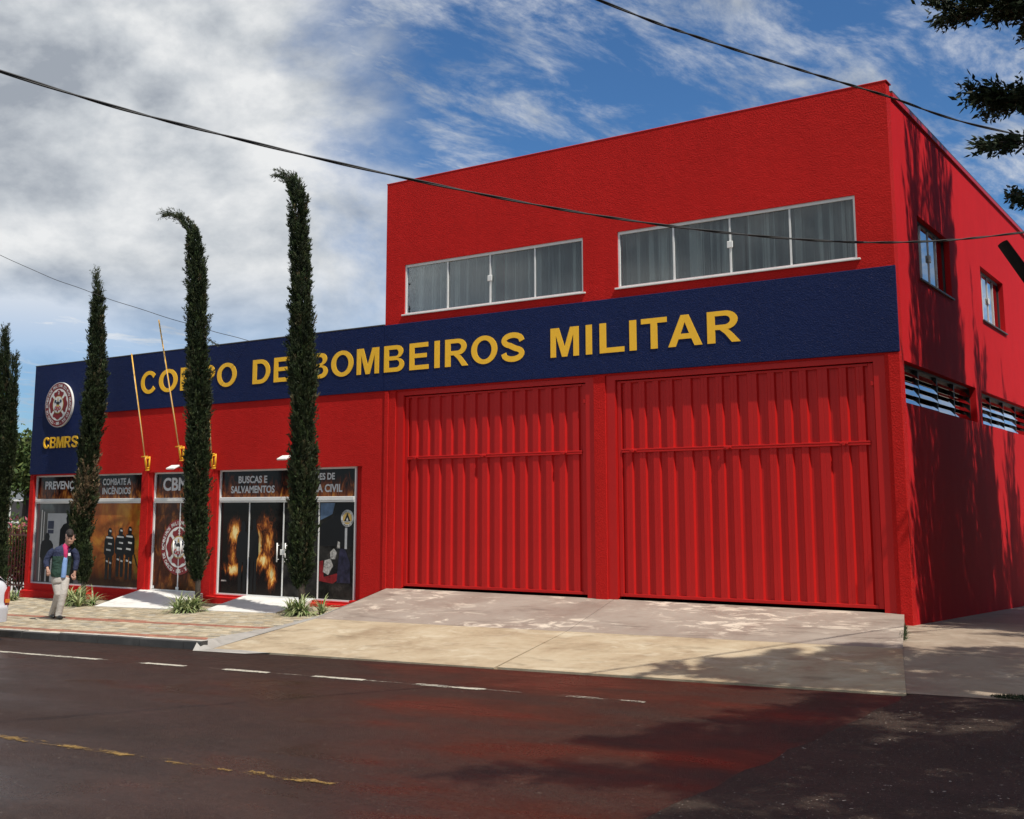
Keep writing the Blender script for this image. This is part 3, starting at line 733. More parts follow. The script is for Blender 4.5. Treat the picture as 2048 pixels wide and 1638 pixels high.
def emblem(par, cx, cz, R, y, solid):
    s = R/.54; d = .003
    if solid:
        m = MB(); m.tube([(cx, y+.05, cz), (cx, y, cz)], R, 72); m.build('disc', MAT['offwhite'], par)
    m = MB(); disc(m, cx, cz, .525*s, y-d, .0); m.build('ring', MAT['maroon'], par)
    m = MB(); disc(m, cx, cz, .385*s, y-2*d); m.build('inner_disc', MAT['offwhite'], par)
    m = MB(); pts = []
    for i in range(128):
        th = 2*math.pi*i/128; q = abs(((th+math.pi/4) % (math.pi/2))-math.pi/4)   # angle from the nearest arm
        r = .345+.018*math.cos(q*9) - (.10*max(0, (q-.55)/.235) if q > .55 else 0)
        pts.append((cx+r*s*math.cos(th), cz+r*s*math.sin(th)))
    poly(m, pts, y-3*d); m.build('cross', MAT['maroon'], par)
    m = MB()
    for k in range(4):
        th = math.pi/4+k*math.pi/2; ct, st = math.cos(th), math.sin(th)
        for r0, r1, w in ((.205, .36, .030),):
            poly(m, [(cx+s*(a*ct-b*st), cz+s*(a*st+b*ct)) for a, b in ((r0, -w), (r1, -w), (r1, w), (r0, w))], y-4*d)
    fit_text(m, '2', cx-.03*s, cx+.03*s, cz+.25*s, cz+.325*s, y-4*d, .04); m.build('bar', MAT['offwhite'], par)
    m = MB(); disc(m, cx, cz, .215*s, y-5*d); m.build('inner_ring', MAT['gold'], par)
    m = MB(); disc(m, cx, cz, .195*s, y-6*d); m.build('inner_disc', MAT['offwhite'], par)
    m = MB()   # crossed axes
    for sg_ in (-1, 1):
        poly(m, [(cx+s*sg_*a, cz+s*b) for a, b in ((-.01, -.03), (.02, -.03), (.13, .10), (.10, .12))], y-7*d)
        poly(m, [(cx+s*sg_*a, cz+s*b) for a, b in ((.06, .10), (.12, .13), (.15, .08), (.12, .03), (.09, .06))], y-7.4*d)
    m.build('axes', MAT['navy'], par)
    m = MB(); poly(m, [(cx+s*a, cz+s*b) for a, b in ((-.055, .0), (.055, .0), (.05, .05), (.02, .08), (-.02, .08), (-.05, .05))], y-8*d); m.build('helmet', MAT['black'], par)
    m = MB(); poly(m, [(cx+s*a, cz+s*b) for a, b in ((-.08, -.03), (0, -.055), (.08, -.03), (.03, .0), (-.03, .0))], y-8.5*d); poly(m, [(cx+s*a, cz+s*b) for a, b in ((-.025, .09), (.025, .09), (.012, .16), (-.012, .16))], y-8.5*d); m.build('torch', MAT['gold'], par)
    m = MB()
    for k, (a0, b0) in enumerate(((-.075, -.085), (0, -.11), (.075, -.085))):
        disc(m, cx+s*a0, cz+s*b0, .048*s, y-8*d, .022*s, 20)
    m.build('ribbon', MAT['rosy'], par)
    m = MB()
    for k, (a0, b0) in enumerate(((-.105, -.11), (0, -.165), (.105, -.11))): poly(m, [(cx+s*(a0+a), cz+s*(b0+b)) for a, b in ((-.02, 0), (0, -.03), (.02, 0), (0, .05))], y-8.3*d)
    m.build('leaf', MAT['black'], par)
    # ring lettering
    m = MB()
    def ring(txt, a0, a1, outward):
        n = len(txt); 
        for i, ch in enumerate(txt):
            if ch == ' ': continue
            th = a0+(a1-a0)*(i+.5)/n
            V, F = _tc.setdefault(('ring', ch), text_mesh(ch, .025))
            ax = min(v[0] for v in V); bx = max(v[0] for v in V)
            k = .098*s; rr = .425*s if outward else .487*s
            vs = []
            for v in V:
                lx = (v[0]-(ax+bx)/2)*k*.95; lz = v[1]*k
                if outward: e_r = (math.cos(th), math.sin(th)); e_t = (math.sin(th), -math.cos(th))
                else: e_r = (-math.cos(th), -math.sin(th)); e_t = (-math.sin(th), math.cos(th))
                vs.append((cx+rr*math.cos(th)+lx*e_t[0]+lz*e_r[0], y-2*d, cz+rr*math.sin(th)+lx*e_t[1]+lz*e_r[1]))
            m.add(vs, F)
    dg = math.radians
    ring('CORPO DE BOMBEIROS MILITAR DO RIO GRANDE DO SUL', dg(248), dg(-68), True)
    ring('- 1895 -', dg(252), dg(288), False)
    m.build('lettering', MAT['offwhite'], par)
em = thing('emblem_sign', (-20.0, 0, 5.03), 'round maroon and white emblem disc on the blue wall, above CBMRS', 'emblem')
emblem(em, -20.0, 5.03, .545, -.078, True)
# ------------------------------------------------------------------ shop fronts with printed film
def film(name, build, spec=.35, rough=.12):
    m, nt, b = new_mat(name); k = NB(nt); c = build(k)
    nt.links.new(c, b.inputs['Base Color']); b.inputs['Roughness'].default_value = rough; b.inputs['Specular IOR Level'].default_value = spec
    return m
def flames(dark, z0, z1, top=.6):
    # flames licking up from z0; object space follows the station (origin z .6)
    def f(k):
        s = k.nt.nodes.new('ShaderNodeSeparateXYZ'); k.nt.links.new(k.tc, s.inputs[0])
        g = k.nt.nodes.new('ShaderNodeMapRange'); k.nt.links.new(s.outputs[2], g.inputs[0]); g.inputs[1].default_value = z0-.6; g.inputs[2].default_value = z1-.6; g.inputs[3].default_value = .26; g.inputs[4].default_value = -.10
        n = k.noise(1, 6, .6, k.map((8, 1, 3.0)), 1.1)
        v = k.math('ADD', n, g.outputs[0])
        return k.ramp(v, [(.52, dark), (.66, (.10, .025, .012)), (.78, (.30, .085, .02)), (.92, (.55, .25, .05))])
    return f
MAT['fascia_film'] = film('fascia_flame_print', flames((.014, .010, .010), 2.78, 3.33), .2)
MAT['door_film'] = film('door_flame_print', lambda k: k.mix(k.ramp(k.noise(2.2, 5, .6, k.map((2.6, 1, 1.3)), .8), [(.38, 0.), (.64, 1.)]),
    k.ramp(k.noise(1, 6, .62, k.map((5, 1, 2.2), (3, 0, 0)), .9), [(.38, (.022, .012, .010)), (.52, (.13, .035, .012)), (.66, (.36, .13, .025)), (.8, (.52, .30, .07))]), (.05, .018, .012)), .25)
def burst(k):
    s = k.nt.nodes.new('ShaderNodeSeparateXYZ'); k.nt.links.new(k.tc, s.inputs[0])
    dx = k.math('ADD', s.outputs[0], 17.75-10.0); dz = k.math('ADD', s.outputs[2], -.95)
    th = k.math('ARCTAN2', dz, dx)
    ray = k.math('SINE', k.math('MULTIPLY', th, 26)); r = k.math('SQRT', k.math('ADD', k.math('MULTIPLY', dx, dx), k.math('MULTIPLY', dz, dz)))
    fade = k.ramp(r, [(.25, 1.), (.85, 0.)])
    n = k.noise(1.4, 5, .6, k.map((1.4, 1, 1)), .6)
    base = k.ramp(n, [(.3, (.20, .05, .015)), (.5, (.42, .12, .025)), (.68, (.58, .26, .04))])
    base = k.mix(k.math('MULTIPLY', k.math('MULTIPLY', k.ramp(ray, [(.2, 0.), (.8, 1.)]), fade), .55), base, (.05, .016, .010))
    yl = k.math('MULTIPLY', k.ramp(k.math('ADD', dx, k.math('MULTIPLY', n, .5)), [(.75, 0.), (1.05, 1.)]), k.ramp(k.noise(3, 5, .65), [(.42, 0.), (.62, 1.)]))
    base = k.mix(k.math('MULTIPLY', yl, .75), base, (.33, .30, .04))
    low = k.ramp(k.math('ADD', dz, k.math('MULTIPLY', k.noise(3, 4, .6), .3)), [(.0, 1.), (.22, 0.)])
    gl = k.math('ADD', s.outputs[2], k.math('MULTIPLY', k.noise(3, 4, .6), .2))
    return k.mix(k.ramp(gl, [(.42, .92), (.85, 0.)]), base, (.020, .012, .010))
MAT['burst_film'] = film('orange_burst_print', burst, .25)
MAT['dark_film'] = film('dark_print', lambda k: k.ramp(k.noise(2.2, 5, .6), [(.35, (.008, .007, .007)), (.6, (.020, .014, .012)), (.8, (.05, .022, .015))]), .22)
MAT['rescue_film'] = film('rescue_print', lambda k: k.ramp(k.noise(2.6, 7, .65, k.map((1, 1, 1), (2, 0, 1))), [(.4, (.009, .009, .010)), (.58, (.030, .029, .028)), (.74, (.095, .085, .075)), (.85, (.17, .15, .13))]), .22)
MAT['reflection_film'] = film('grey_reflection', lambda k: k.ramp(k.noise(1.2, 4, .5, k.map((2.6, 1, .3))), [(.3, (.05, .055, .058)), (.55, (.12, .125, .13)), (.75, (.20, .205, .21))]), .5, .05)  # grey reflection and interior tones painted into the pane colour
MAT['fire_core'] = film('fire_print', lambda k: k.ramp(k.noise(1, 6, .6, k.map((6, 1, 3)), 1.0), [(.3, (.22, .06, .015)), (.48, (.62, .27, .05)), (.62, (.85, .62, .20)), (.75, (.92, .82, .5))]), .25)
MAT['ember'] = film('ember_print', lambda k: k.ramp(k.noise(1, 6, .65, k.map((4, 1, 2)), .8), [(.3, (.03, .012, .008)), (.5, (.17, .045, .016)), (.7, (.38, .12, .03))]), .25)
MAT['p_black'] = simple('print_black', (.010, .010, .011), .3, .1, spec=.25); MAT['p_grey'] = simple('print_grey', (.42, .43, .44), .3, .1, spec=.25)
MAT['p_refl'] = simple('print_reflective', (.62, .62, .60), .3, .05, spec=.25); MAT['p_sky'] = simple('print_blue', (.10, .16, .26), .3, .4, 5., spec=.25)
MAT['p_red'] = simple('print_red', (.20, .012, .016), .3, .7, 9., spec=.25); MAT['p_white'] = simple('print_white', (.36, .35, .33), .3, .8, 22., spec=.25)
MAT['p_purple'] = simple('print_purple', (.022, .021, .045), .3, .8, 9., spec=.25); MAT['silver'] = simple('silver_letter', (.56, .57, .58), .4, .06, spec=.3)
def fire_room(k):
    s = k.nt.nodes.new('ShaderNodeSeparateXYZ'); k.nt.links.new(k.tc, s.inputs[0])
    n = k.noise(1, 8, .66, k.map((11, 1, 4.5)), 1.0); tot = None
    for cx, cz, rx, rz, w in ((-13.86, 2.02, .16, .24, 1.0), (-13.90, 1.50, .20, .55, .62), (-13.86, 1.28, .24, .12, 1.0), (-13.14, 1.72, .10, .42, .98), (-12.98, 1.48, .17, .16, 1.0), (-12.74, 1.20, .12, .22, 1.0), (-12.85, 1.9, .28, .7, .60), (-13.0, 2.2, .2, .4, .5)):
        dx = k.math('DIVIDE', k.math('ADD', s.outputs[0], -10.0-cx), rx); dz = k.math('DIVIDE', k.math('ADD', s.outputs[2], .6-cz), rz)
        d = k.math('SUBTRACT', w, k.math('MULTIPLY', k.math('SQRT', k.math('ADD', k.math('MULTIPLY', dx, dx), k.math('MULTIPLY', dz, dz))), .62))
        tot = d if tot is None else k.math('MAXIMUM', tot, d)
    v = k.math('ADD', tot, k.math('MULTIPLY', k.math('SUBTRACT', n, .5), 1.5))
    return k.ramp(v, [(.05, (.010, .008, .008)), (.26, (.06, .018, .009)), (.42, (.30, .075, .018)), (.60, (.78, .32, .05)), (.82, (.98, .80, .36))])
MAT['fire_room'] = film('burning_room_print', fire_room, .22)
YP = .105
def shopfront(H, panes, mats, texts, base_y=YP):
    x0, x1, z0, z1 = H; zr0, zr1 = 2.655, 2.765; t = .035
    m = MB(); ya, yb = base_y-.035, base_y+.02
    m.box(x0, x1, ya, yb, z1-.035, z1); m.box(x0, x0+t, ya, yb, z0+.03, z1-.0355); m.box(x1-t, x1, ya, yb, z0+.03, z1-.0355); m.box(x0, x1, ya, yb, z0, z0+.029)
    w = m.build('shop_front', MAT['alu'], FS)
    r = MB(); r.cbox(x0+t, x1-t, ya-.02, yb, zr0+.035, zr1, .006); r.cbox(x0+t, x1-t, ya-.008, yb, zr0, zr0+.034, .004); r.build('rail', MAT['alu'], w)
    box('fascia_panel', x0+t+.001, x1-t-.001, base_y, base_y+.015, zr1+.001, z1-.036, MAT['fascia_film'], w)
    xs = [x0+t]+panes+[x1-t]
    for i in range(len(xs)-1):
        box('pane', xs[i]+.006, xs[i+1]-.006, base_y, base_y+.008, z0+.031, zr0-.001, MAT[mats[i]], w)
        if i: box('mullion', xs[i]-.013, xs[i]+.013, base_y-.012, base_y+.012, z0+.0305, zr0-.0005, MAT['alu'], w)
    box('backing', x0+.001, x1-.001, base_y+.02, base_y+.04, z0, z1, MAT['black'], w)
    for s, a, b, c, d, ld in texts:
        ls = s.split('\n'); h = (d-c)/len(ls)
        for q, ln in enumerate(ls):
            m = MB(); zb = d-h*(q+1)+.02; acc = any(ch in 'ÃÊÕ' for ch in ln); ch_ = h*.74 if len(ls) > 1 else h
            n0 = len(m.v); fit_text(m, ln, a, b, zb, zb+ch_*(1.24 if acc else 1), base_y-.002, .030)
            if len(ls) > 1:   # condensed natural width instead of the full rectangle
                f = {'COMBATE A': .92, 'INCÊNDIOS': .92, 'BUSCAS E': .66, 'SALVAMENTOS': 1.0, 'AÇÕES DE': .66, 'DEFESA CIVIL': 1.0}[ln]; cx = (a+b)/2
                m.v = [((x-cx)*f+cx, y, z) for x, y, z in m.v]
            m.build('lettering', MAT['silver'], w)
    return w
A1 = shopfront(S1, [-18.90], ['reflection_film', 'burst_film'], [('PREVENÇÃO', -20.62, -19.05, 2.93, 3.16, 1), ('COMBATE A\nINCÊNDIOS', -18.42, -17.30, 2.84, 3.26, .95)])
A2 = shopfront((-16.48, S2[1]-.06, S2[2], S2[3]), [-15.60], ['door_film', 'door_film'], [('CBMRS', -16.22, -14.98, 2.90, 3.19, 1)])
A3 = shopfront((S3[0]+.12, -10.462, S3[2], S3[3]), [-13.43, -12.43, -11.45], ['fire_room', 'fire_room', 'rescue_film', 'rescue_film'], [('BUSCAS E\nSALVAMENTOS', -14.02, -12.72, 2.83, 3.24, .95), ('AÇÕES DE\nDEFESA CIVIL', -12.05, -10.85, 2.83, 3.26, .95)])
box('jamb', S2[0]+.001, -16.482, .02, .199, .75, 3.329, MAT['red'], FS); box('jamb', S2[1]-.058, S2[1]-.001, .02, .199, .75, 3.329, MAT['red'], FS)
box('jamb', S3[0]+.001, S3[0]+.118, .012, .199, .75, 3.338, MAT['red'], FS)
def pr(par, name, mat, pts, ly):
    m = MB(); poly(m, pts, YP-.0015*ly); return m.build(name, MAT[mat], par)
# left pane: doorway seen in the glass painted as flat shapes, two dark figures
pr(A1, 'print', 'p_grey', [(-20.45, .80), (-19.35, .80), (-19.35, 2.42), (-20.45, 2.42)], 1)
pr(A1, 'print', 'p_refl', [(-20.70, .80), (-20.66, .80), (-20.66, 2.50), (-20.70, 2.50)], 1); pr(A1, 'print', 'p_refl', [(-20.60, .80), (-20.57, .80), (-20.57, 2.46), (-20.60, 2.46)], 1)
pr(A1, 'print', 'navy', [(-20.42, 2.05), (-20.18, 2.05), (-20.18, 2.24), (-20.42, 2.24)], 2); pr(A1, 'print', 'navy', [(-20.42, 1.94), (-20.18, 1.94), (-20.18, 2.03), (-20.42, 2.03)], 2)
def fig(cx, z0, h, w):   # silhouette of a helmeted figure
    P = [(-.40, 0), (-.10, 0), (-.03, .42), (.03, .42), (.10, 0), (.40, 0), (.42, .45), (.62, .50), (.60, .76), (.40, .84), (.20, .86), (.24, .93), (.16, .99), (0, 1.0), (-.16, .99), (-.24, .93), (-.20, .86), (-.40, .84), (-.60, .76), (-.62, .50), (-.42, .45)]
    return [(cx+a*w, z0+b*h) for a, b in P]
pr(A1, 'print', 'p_black', fig(-20.42, .80, 1.15, .42), 3); pr(A1, 'print', 'p_black', fig(-19.55, .80, 1.62, .62), 3)
# three firefighters with reflective bands and a hose
for i, (cx, z0, h, w) in enumerate(((-18.02, .93, 1.16, .30), (-17.62, 1.0, 1.10, .32), (-17.30, .95, 1.18, .30))):
    pr(A1, 'print', 'p_black', fig(cx, z0, h, w), 2+i*.2)
    for b, a0, a1 in ((.80, -.4, .35), (.68, -.15, .3), (.56, -.35, .2), (.34, -.32, -.05), (.31, .1, .34), (.93, -.05, .18)):
        pr(A1, 'print', 'p_refl', [(cx+a0*w, z0+b*h), (cx+a1*w, z0+(b-.012)*h), (cx+a1*w, z0+(b+.022)*h), (cx+a0*w, z0+(b+.034)*h)], 3.5+i*.2)
m = MB(); pt = [(-17.12, 1.52), (-17.02, 1.30), (-16.93, 1.17)]
for (a, b), (c, d) in zip(pt, pt[1:]): poly(m, [(a-.02, b), (a+.02, b), (c+.02, d), (c-.02, d)], YP-.006)
m.build('print', MAT['p_black'], A1)
# emblem on the entrance door
de = emblem(A2, -15.60, 1.70, .615, YP-.002, False)
# burning room
pr(A3, 'print', 'p_black', fig(-13.60, .82, 1.45, .30), 3)
pr(A3, 'print', 'p_black', fig(-13.27, .82, 1.50, .22), 1.5)
pr(A3, 'print', 'p_white', [(-14.24, 1.02), (-14.06, 1.02), (-14.08, 1.05), (-14.22, 1.05)], 1)
# rescue scene
pr(A3, 'print', 'p_sky', [(-11.42, 2.30), (-11.10, 2.42), (-11.03, 2.64), (-11.42, 2.64)], 1)
pr(A3, 'print', 'p_black', [(-11.42, 2.20), (-11.08, 2.38), (-10.98, 2.64), (-10.52, 2.64), (-10.52, 1.8), (-11.42, 1.8)], .6)
pr(A3, 'print', 'p_red', [(-11.42, 1.50), (-11.32, 1.52), (-11.30, 1.20), (-10.95, 1.28), (-10.88, 1.18), (-11.05, 1.08), (-11.42, 1.12)], 1)
pr(A3, 'print', 'p_white', [(-11.32, 1.30), (-11.18, 1.24), (-11.05, 1.42), (-11.12, 1.56), (-11.28, 1.52)], 2); pr(A3, 'print', 'p_white', [(-11.12, 1.55), (-11.00, 1.55), (-10.96, 1.68), (-11.04, 1.76), (-11.14, 1.68)], 2)
pr(A3, 'print', 'p_purple', [(-10.95, 1.10), (-10.60, 1.10), (-10.62, 1.5), (-10.74, 1.74), (-10.88, 1.76), (-10.92, 1.5)], 2); pr(A3, 'print', 'p_white', [(-10.96, 1.76), (-10.88, 1.76), (-10.88, 1.88), (-10.94, 1.9)], 3)
pr(A3, 'print', 'p_grey', [(-10.76, 1.75), (-10.70, 1.75), (-10.70, 2.16), (-10.76, 2.16)], 1)
# civil defence badge
bx, bz = -10.70, 2.34
m = MB(); disc(m, bx, bz, .165, YP-.005, .118, 40); m.build('badge', MAT['p_refl'], A3)
m = MB(); disc(m, bx, bz, .117, YP-.005, 0, 40); m.build('badge', MAT['gold'], A3)
m = MB(); poly(m, [(bx-.085, bz-.06), (bx+.085, bz-.06), (bx, bz+.105)], YP-.0065); m.build('badge', MAT['p_black'], A3)
m = MB(); poly(m, [(bx-.03, bz-.045), (bx+.03, bz-.045), (bx, bz+.02)], YP-.008); poly(m, [(bx-.1, bz-.075), (bx+.1, bz-.075), (bx+.1, bz-.062), (bx-.1, bz-.062)], YP-.008); m.build('badge', MAT['p_refl'], A3)
m = MB()
def arc_text(m, txt, cx, cz, r, a0, a1, k, y, up=True):
    for i, ch in enumerate(txt):
        if ch == ' ': continue
        th = math.radians(a0+(a1-a0)*(i+.5)/len(txt)); V, F = _tc.setdefault(('ring', ch), text_mesh(ch, .025))
        ax = min(v[0] for v in V); bx_ = max(v[0] for v in V); vs = []
        for v in V:
            lx = (v[0]-(ax+bx_)/2)*k; lz = (v[1]-.36)*k
            er, et = ((math.cos(th), math.sin(th)), (math.sin(th), -math.cos(th))) if up else ((-math.cos(th), -math.sin(th)), (-math.sin(th), math.cos(th)))
            vs.append((cx+r*math.cos(th)+lx*et[0]+lz*er[0], y, cz+r*math.sin(th)+lx*et[1]+lz*er[1]))
        m.add(vs, F)
arc_text(m, 'DEFESA CIVIL', bx, bz, .142, 160, 20, .042, YP-.0085); arc_text(m, 'RIO GRANDE DO SUL', bx, bz, .142, 195, 345, .036, YP-.0085, False)
m.build('lettering', MAT['p_black'], A3)
# door handles and patch fittings
def handle(par, x, z0, z1):
    m = MB(); m.tube([(x, YP-.055, z0), (x, YP-.055, z1)], .014, 10); m.tube([(x, YP-.055, z0+.05), (x, YP-.004, z0+.05)], .009, 8); m.tube([(x, YP-.055, z1-.05), (x, YP-.004, z1-.05)], .009, 8)
    m.build('handle', MAT['white'], par, True)
for x in (-12.545, -12.315): handle(A3, x, 1.46, 1.84)
box('lock', -12.49, -12.37, YP-.03, YP-.013, 1.60, 1.71, MAT['white'], A3, .006)
for x in (-15.72, -15.48): handle(A2, x, 1.50, 1.84)
box('lock', -15.655, -15.545, YP-.03, YP-.013, 1.61, 1.71, MAT['white'], A2, .006)
for x in (-16.42, -15.60, -14.86): box('patch_fitting', x-.05, x+.05, YP-.02, YP-.013, .79, .85, MAT['alu'], A2, .004)
# two pale entrance ramps
def entry(x0, x1, xb0, xb1, yb):
    r = thing('entrance_ramp', ((x0+x1)/2, -.7, .6), 'pale stone entrance ramp up to the door with the round emblem' if x0 < -15 else 'pale stone entrance ramp up to the handled double door', 'ramp', 'entrance ramps')
    m = MB(); zt = .757
    top = [(xb0, yb, z_side(xb0, yb)+.012), (xb1, yb, z_side(xb1, yb)+.012), (x1, -.002, zt), (x0, -.002, zt)]
    m.add(top + [(a, b, c-.35) for a, b, c in top], [(0,1,2,3), (1,0,4,5), (2,1,5,6), (3,2,6,7), (0,3,7,4)]); m.build('slope', MAT['tile'], r)
    m2 = MB(); m2.add([(a, b, c+.002) for a, b, c in ((x0-.0, -.002, zt), (x1, -.002, zt), (x1, .069, zt), (x0, .069, zt))], [(0,1,2,3)]); m2.build('threshold', MAT['tile'], r)
entry(-16.72, -14.66, -16.35, -13.95, -1.42); entry(-13.42, -11.5, -12.95, -11.0, -1.45)

# ------------------------------------------------------------------ flagpoles, floodlights, cables
def flagpole(xb, zb, tip, label, cap=True):
    t = thing('flagpole', (xb, 0, zb), label, 'flagpole', 'flagpoles on the station wall')
    m = MB(); d = (Vector(tip)-Vector((xb, -.10, zb))).normalized(); p0 = Vector((xb, -.10, zb))
    m.tube([p0-d*.14, p0+d*.15], .023, 12); m.tube([(xb, .0, zb-.12), (xb, -.085, zb-.12)], .018, 8); m.tube([(xb, .0, zb+.1), (xb, -.13, zb+.1)], .018, 8)
    m.box(xb-.03, xb+.03, -.012, -.001, zb-.17, zb+.14); m.tube([(xb-.09, -.15, zb+.13), (xb+.13, -.15, zb+.13)], .014, 8); m.tube([(xb-.02, -.08, zb-.17), (xb+.1, -.08, zb-.17)], .014, 8)
    m.build('bracket', MAT['yellow_metal'], t, True)
    m = MB(); m.tube([p0+d*.12, p0+d*.9, Vector(tip)], [.017, .016, .013], 10); m.build('pole', MAT['yellow_metal'], t, True)
    m = MB(); a = p0+Vector((.05, -.05, .05)); b = Vector(tip)+Vector((-.015, 0, -.02)); m.tube([a, a.lerp(b, .35)+Vector((.012, 0, -.03)), a.lerp(b, .7)+Vector((0, 0, -.02)), b], .004, 6); m.build('halyard', MAT['white'], t, True)
flagpole(-16.60, 3.55, (-16.62, -.60, 5.96), 'yellow flagpole on the pier left of the entrance door, the shorter visible one')
flagpole(-15.46, 3.74, (-15.48, -.80, 6.59), 'yellow flagpole above the entrance door, its tip rising past the blue parapet')
flagpole(-14.42, 3.55, (-14.36, -.40, 5.5), 'yellow flagpole bracket just right of the middle cypress, its pole hidden by the tree')
def flood(x, z, label):
    t = thing('floodlight', (x, 0, z), label, 'floodlight', 'floodlights above the shop fronts')
    m = MB(); m.tube([(x+.10, 0, z), (x+.10, -.2, z+.03)], .012, 8); m.build('arm', MAT['dark_alu'], t)
    M = Matrix.Translation((x, -.24, z+.02)) @ Matrix.Rotation(math.radians(25), 4, 'X')
    m = MB(); m.cbox(-.13, .13, -.09, .09, -.018, .018, .008, M); m.build('housing', MAT['white'], t)
    m = MB(); m.box(-.105, .105, -.07, .07, -.021, -.0185, 0, M); m.build('lens', MAT['p_refl'], t)
flood(-12.12, 3.52, 'small white floodlight above the search and rescue shop front, left of the tall cypress'); flood(-15.50, 3.40, 'small white floodlight above the entrance door, left of the middle cypress')
MAT['cable'] = simple('black_cable', (.018, .017, .016), .55, .2)
def spline(pts, n):
    P = [Vector(p) for p in pts]; P = [P[0]*2-P[1]] + P + [P[-1]*2-P[-2]]; out = []
    for i in range(1, len(P)-2):
        for k in range(n):
            t = k/n; a, b, c, d = P[i-1:i+3]
            out.append(.5*((2*b)+(-a+c)*t+(2*a-5*b+4*c-d)*t*t+(-a+3*b-3*c+d)*t**3))
    out.append(P[-2]); return out
def cable(pts, r, label, strands=2, n=34, pitch=44):
    s = spline(pts, n); m = MB()
    for q in range(strands):
        path = []
        for i, p in enumerate(s):
            th = i*2*math.pi/pitch*2 + q*2*math.pi/strands
            path.append(p+Vector((math.cos(th)*r*.8, 0, math.sin(th)*r*.8)))
        m.tube(path, r, 6)
    o = m.build('power_cable', MAT['cable'], None, True); tag(o, label, 'cable', 'overhead cables')
cable([(-5.6, -18.4, 7.0), (-4.2, -15.2, 6.2), (-2.84, -12.21, 5.59), (-2.07, -10.57, 5.38), (-1.07, -8.58, 5.23), (-.21, -6.97, 5.19), (.7, -5.38, 5.24), (1.44, -4.17, 5.37), (2.24, -2.99, 5.6), (4.2, 0.1, 6.3), (6.5, 3.6, 7.6)], .0075, 'long black twisted cable sagging across the whole picture below the roofline')
cable([(-3.0, -14.6, 7.75), (-1.6, -11.8, 7.25), (-.05, -8.56, 6.80), (.42, -7.59, 6.70), (.96, -6.53, 6.63), (1.46, -5.55, 6.58), (2.2, -4.08, 6.5), (4.0, -.8, 6.62), (6.5, 3.8, 7.7)], .0075, 'black twisted cable running down past the right roof corner into the branches')
cable([(-13.48, -.03, 6.05), (-14.7, -.95, 6.48), (-16.3, -2.05, 7.12), (-18.05, -3.0, 7.95), (-22, -5.0, 10.2)], .0065, 'thin cable dropping from the upper left sky to the blue parapet', 1)
# ------------------------------------------------------------------ vegetation
GREENS = [(.021, .036, .011), (.027, .043, .014), (.017, .029, .010), (.036, .048, .018), (.024, .034, .015)]
MAT['bark'] = simple('bark', (.055, .042, .032), .9, .35, 14., .5, 30.)
MAT['silhouette_bark'] = simple('silhouette_bark', (.016, .012, .010), .95, .3, 14., .5, 30., spec=.1)  # silhouette shade put into the bark colour of the cut branch
MAT['leaf_shrub'] = attr_mat('variegated_leaf', .5, 0, .4, .2)
def blades(C, D, L, W, col, name, mat, parent):
    """diamond-shaped leaf blades: centres C, directions D (unit), lengths L, widths W, colours col"""
    n = len(C); r = rng.normal(size=(n, 3)); S = np.cross(D, r); S /= np.linalg.norm(S, axis=1)[:, None]+1e-9
    L = L[:, None]; W = W[:, None]
    V = np.stack([C, C+D*L*.45+S*W*.5, C+D*L, C+D*L*.45-S*W*.5], 1).reshape(-1, 3)
    o3 = origin(parent) if parent is not None else Vector((0, 0, 0)); V = V-np.array(o3)
    me = bpy.data.meshes.new(name); me.vertices.add(4*n); me.vertices.foreach_set('co', V.astype(np.float32).ravel())
    me.loops.add(4*n); me.loops.foreach_set('vertex_index', np.arange(4*n, dtype=np.int32))
    me.polygons.add(n); me.polygons.foreach_set('loop_start', np.arange(0, 4*n, 4, dtype=np.int32)); me.polygons.foreach_set('loop_total', np.full(n, 4, dtype=np.int32))
    me.materials.append(mat); me.update(calc_edges=True)
    o = link(bpy.data.objects.new(name, me)); o.parent = parent
    color_faces(o, col); return o
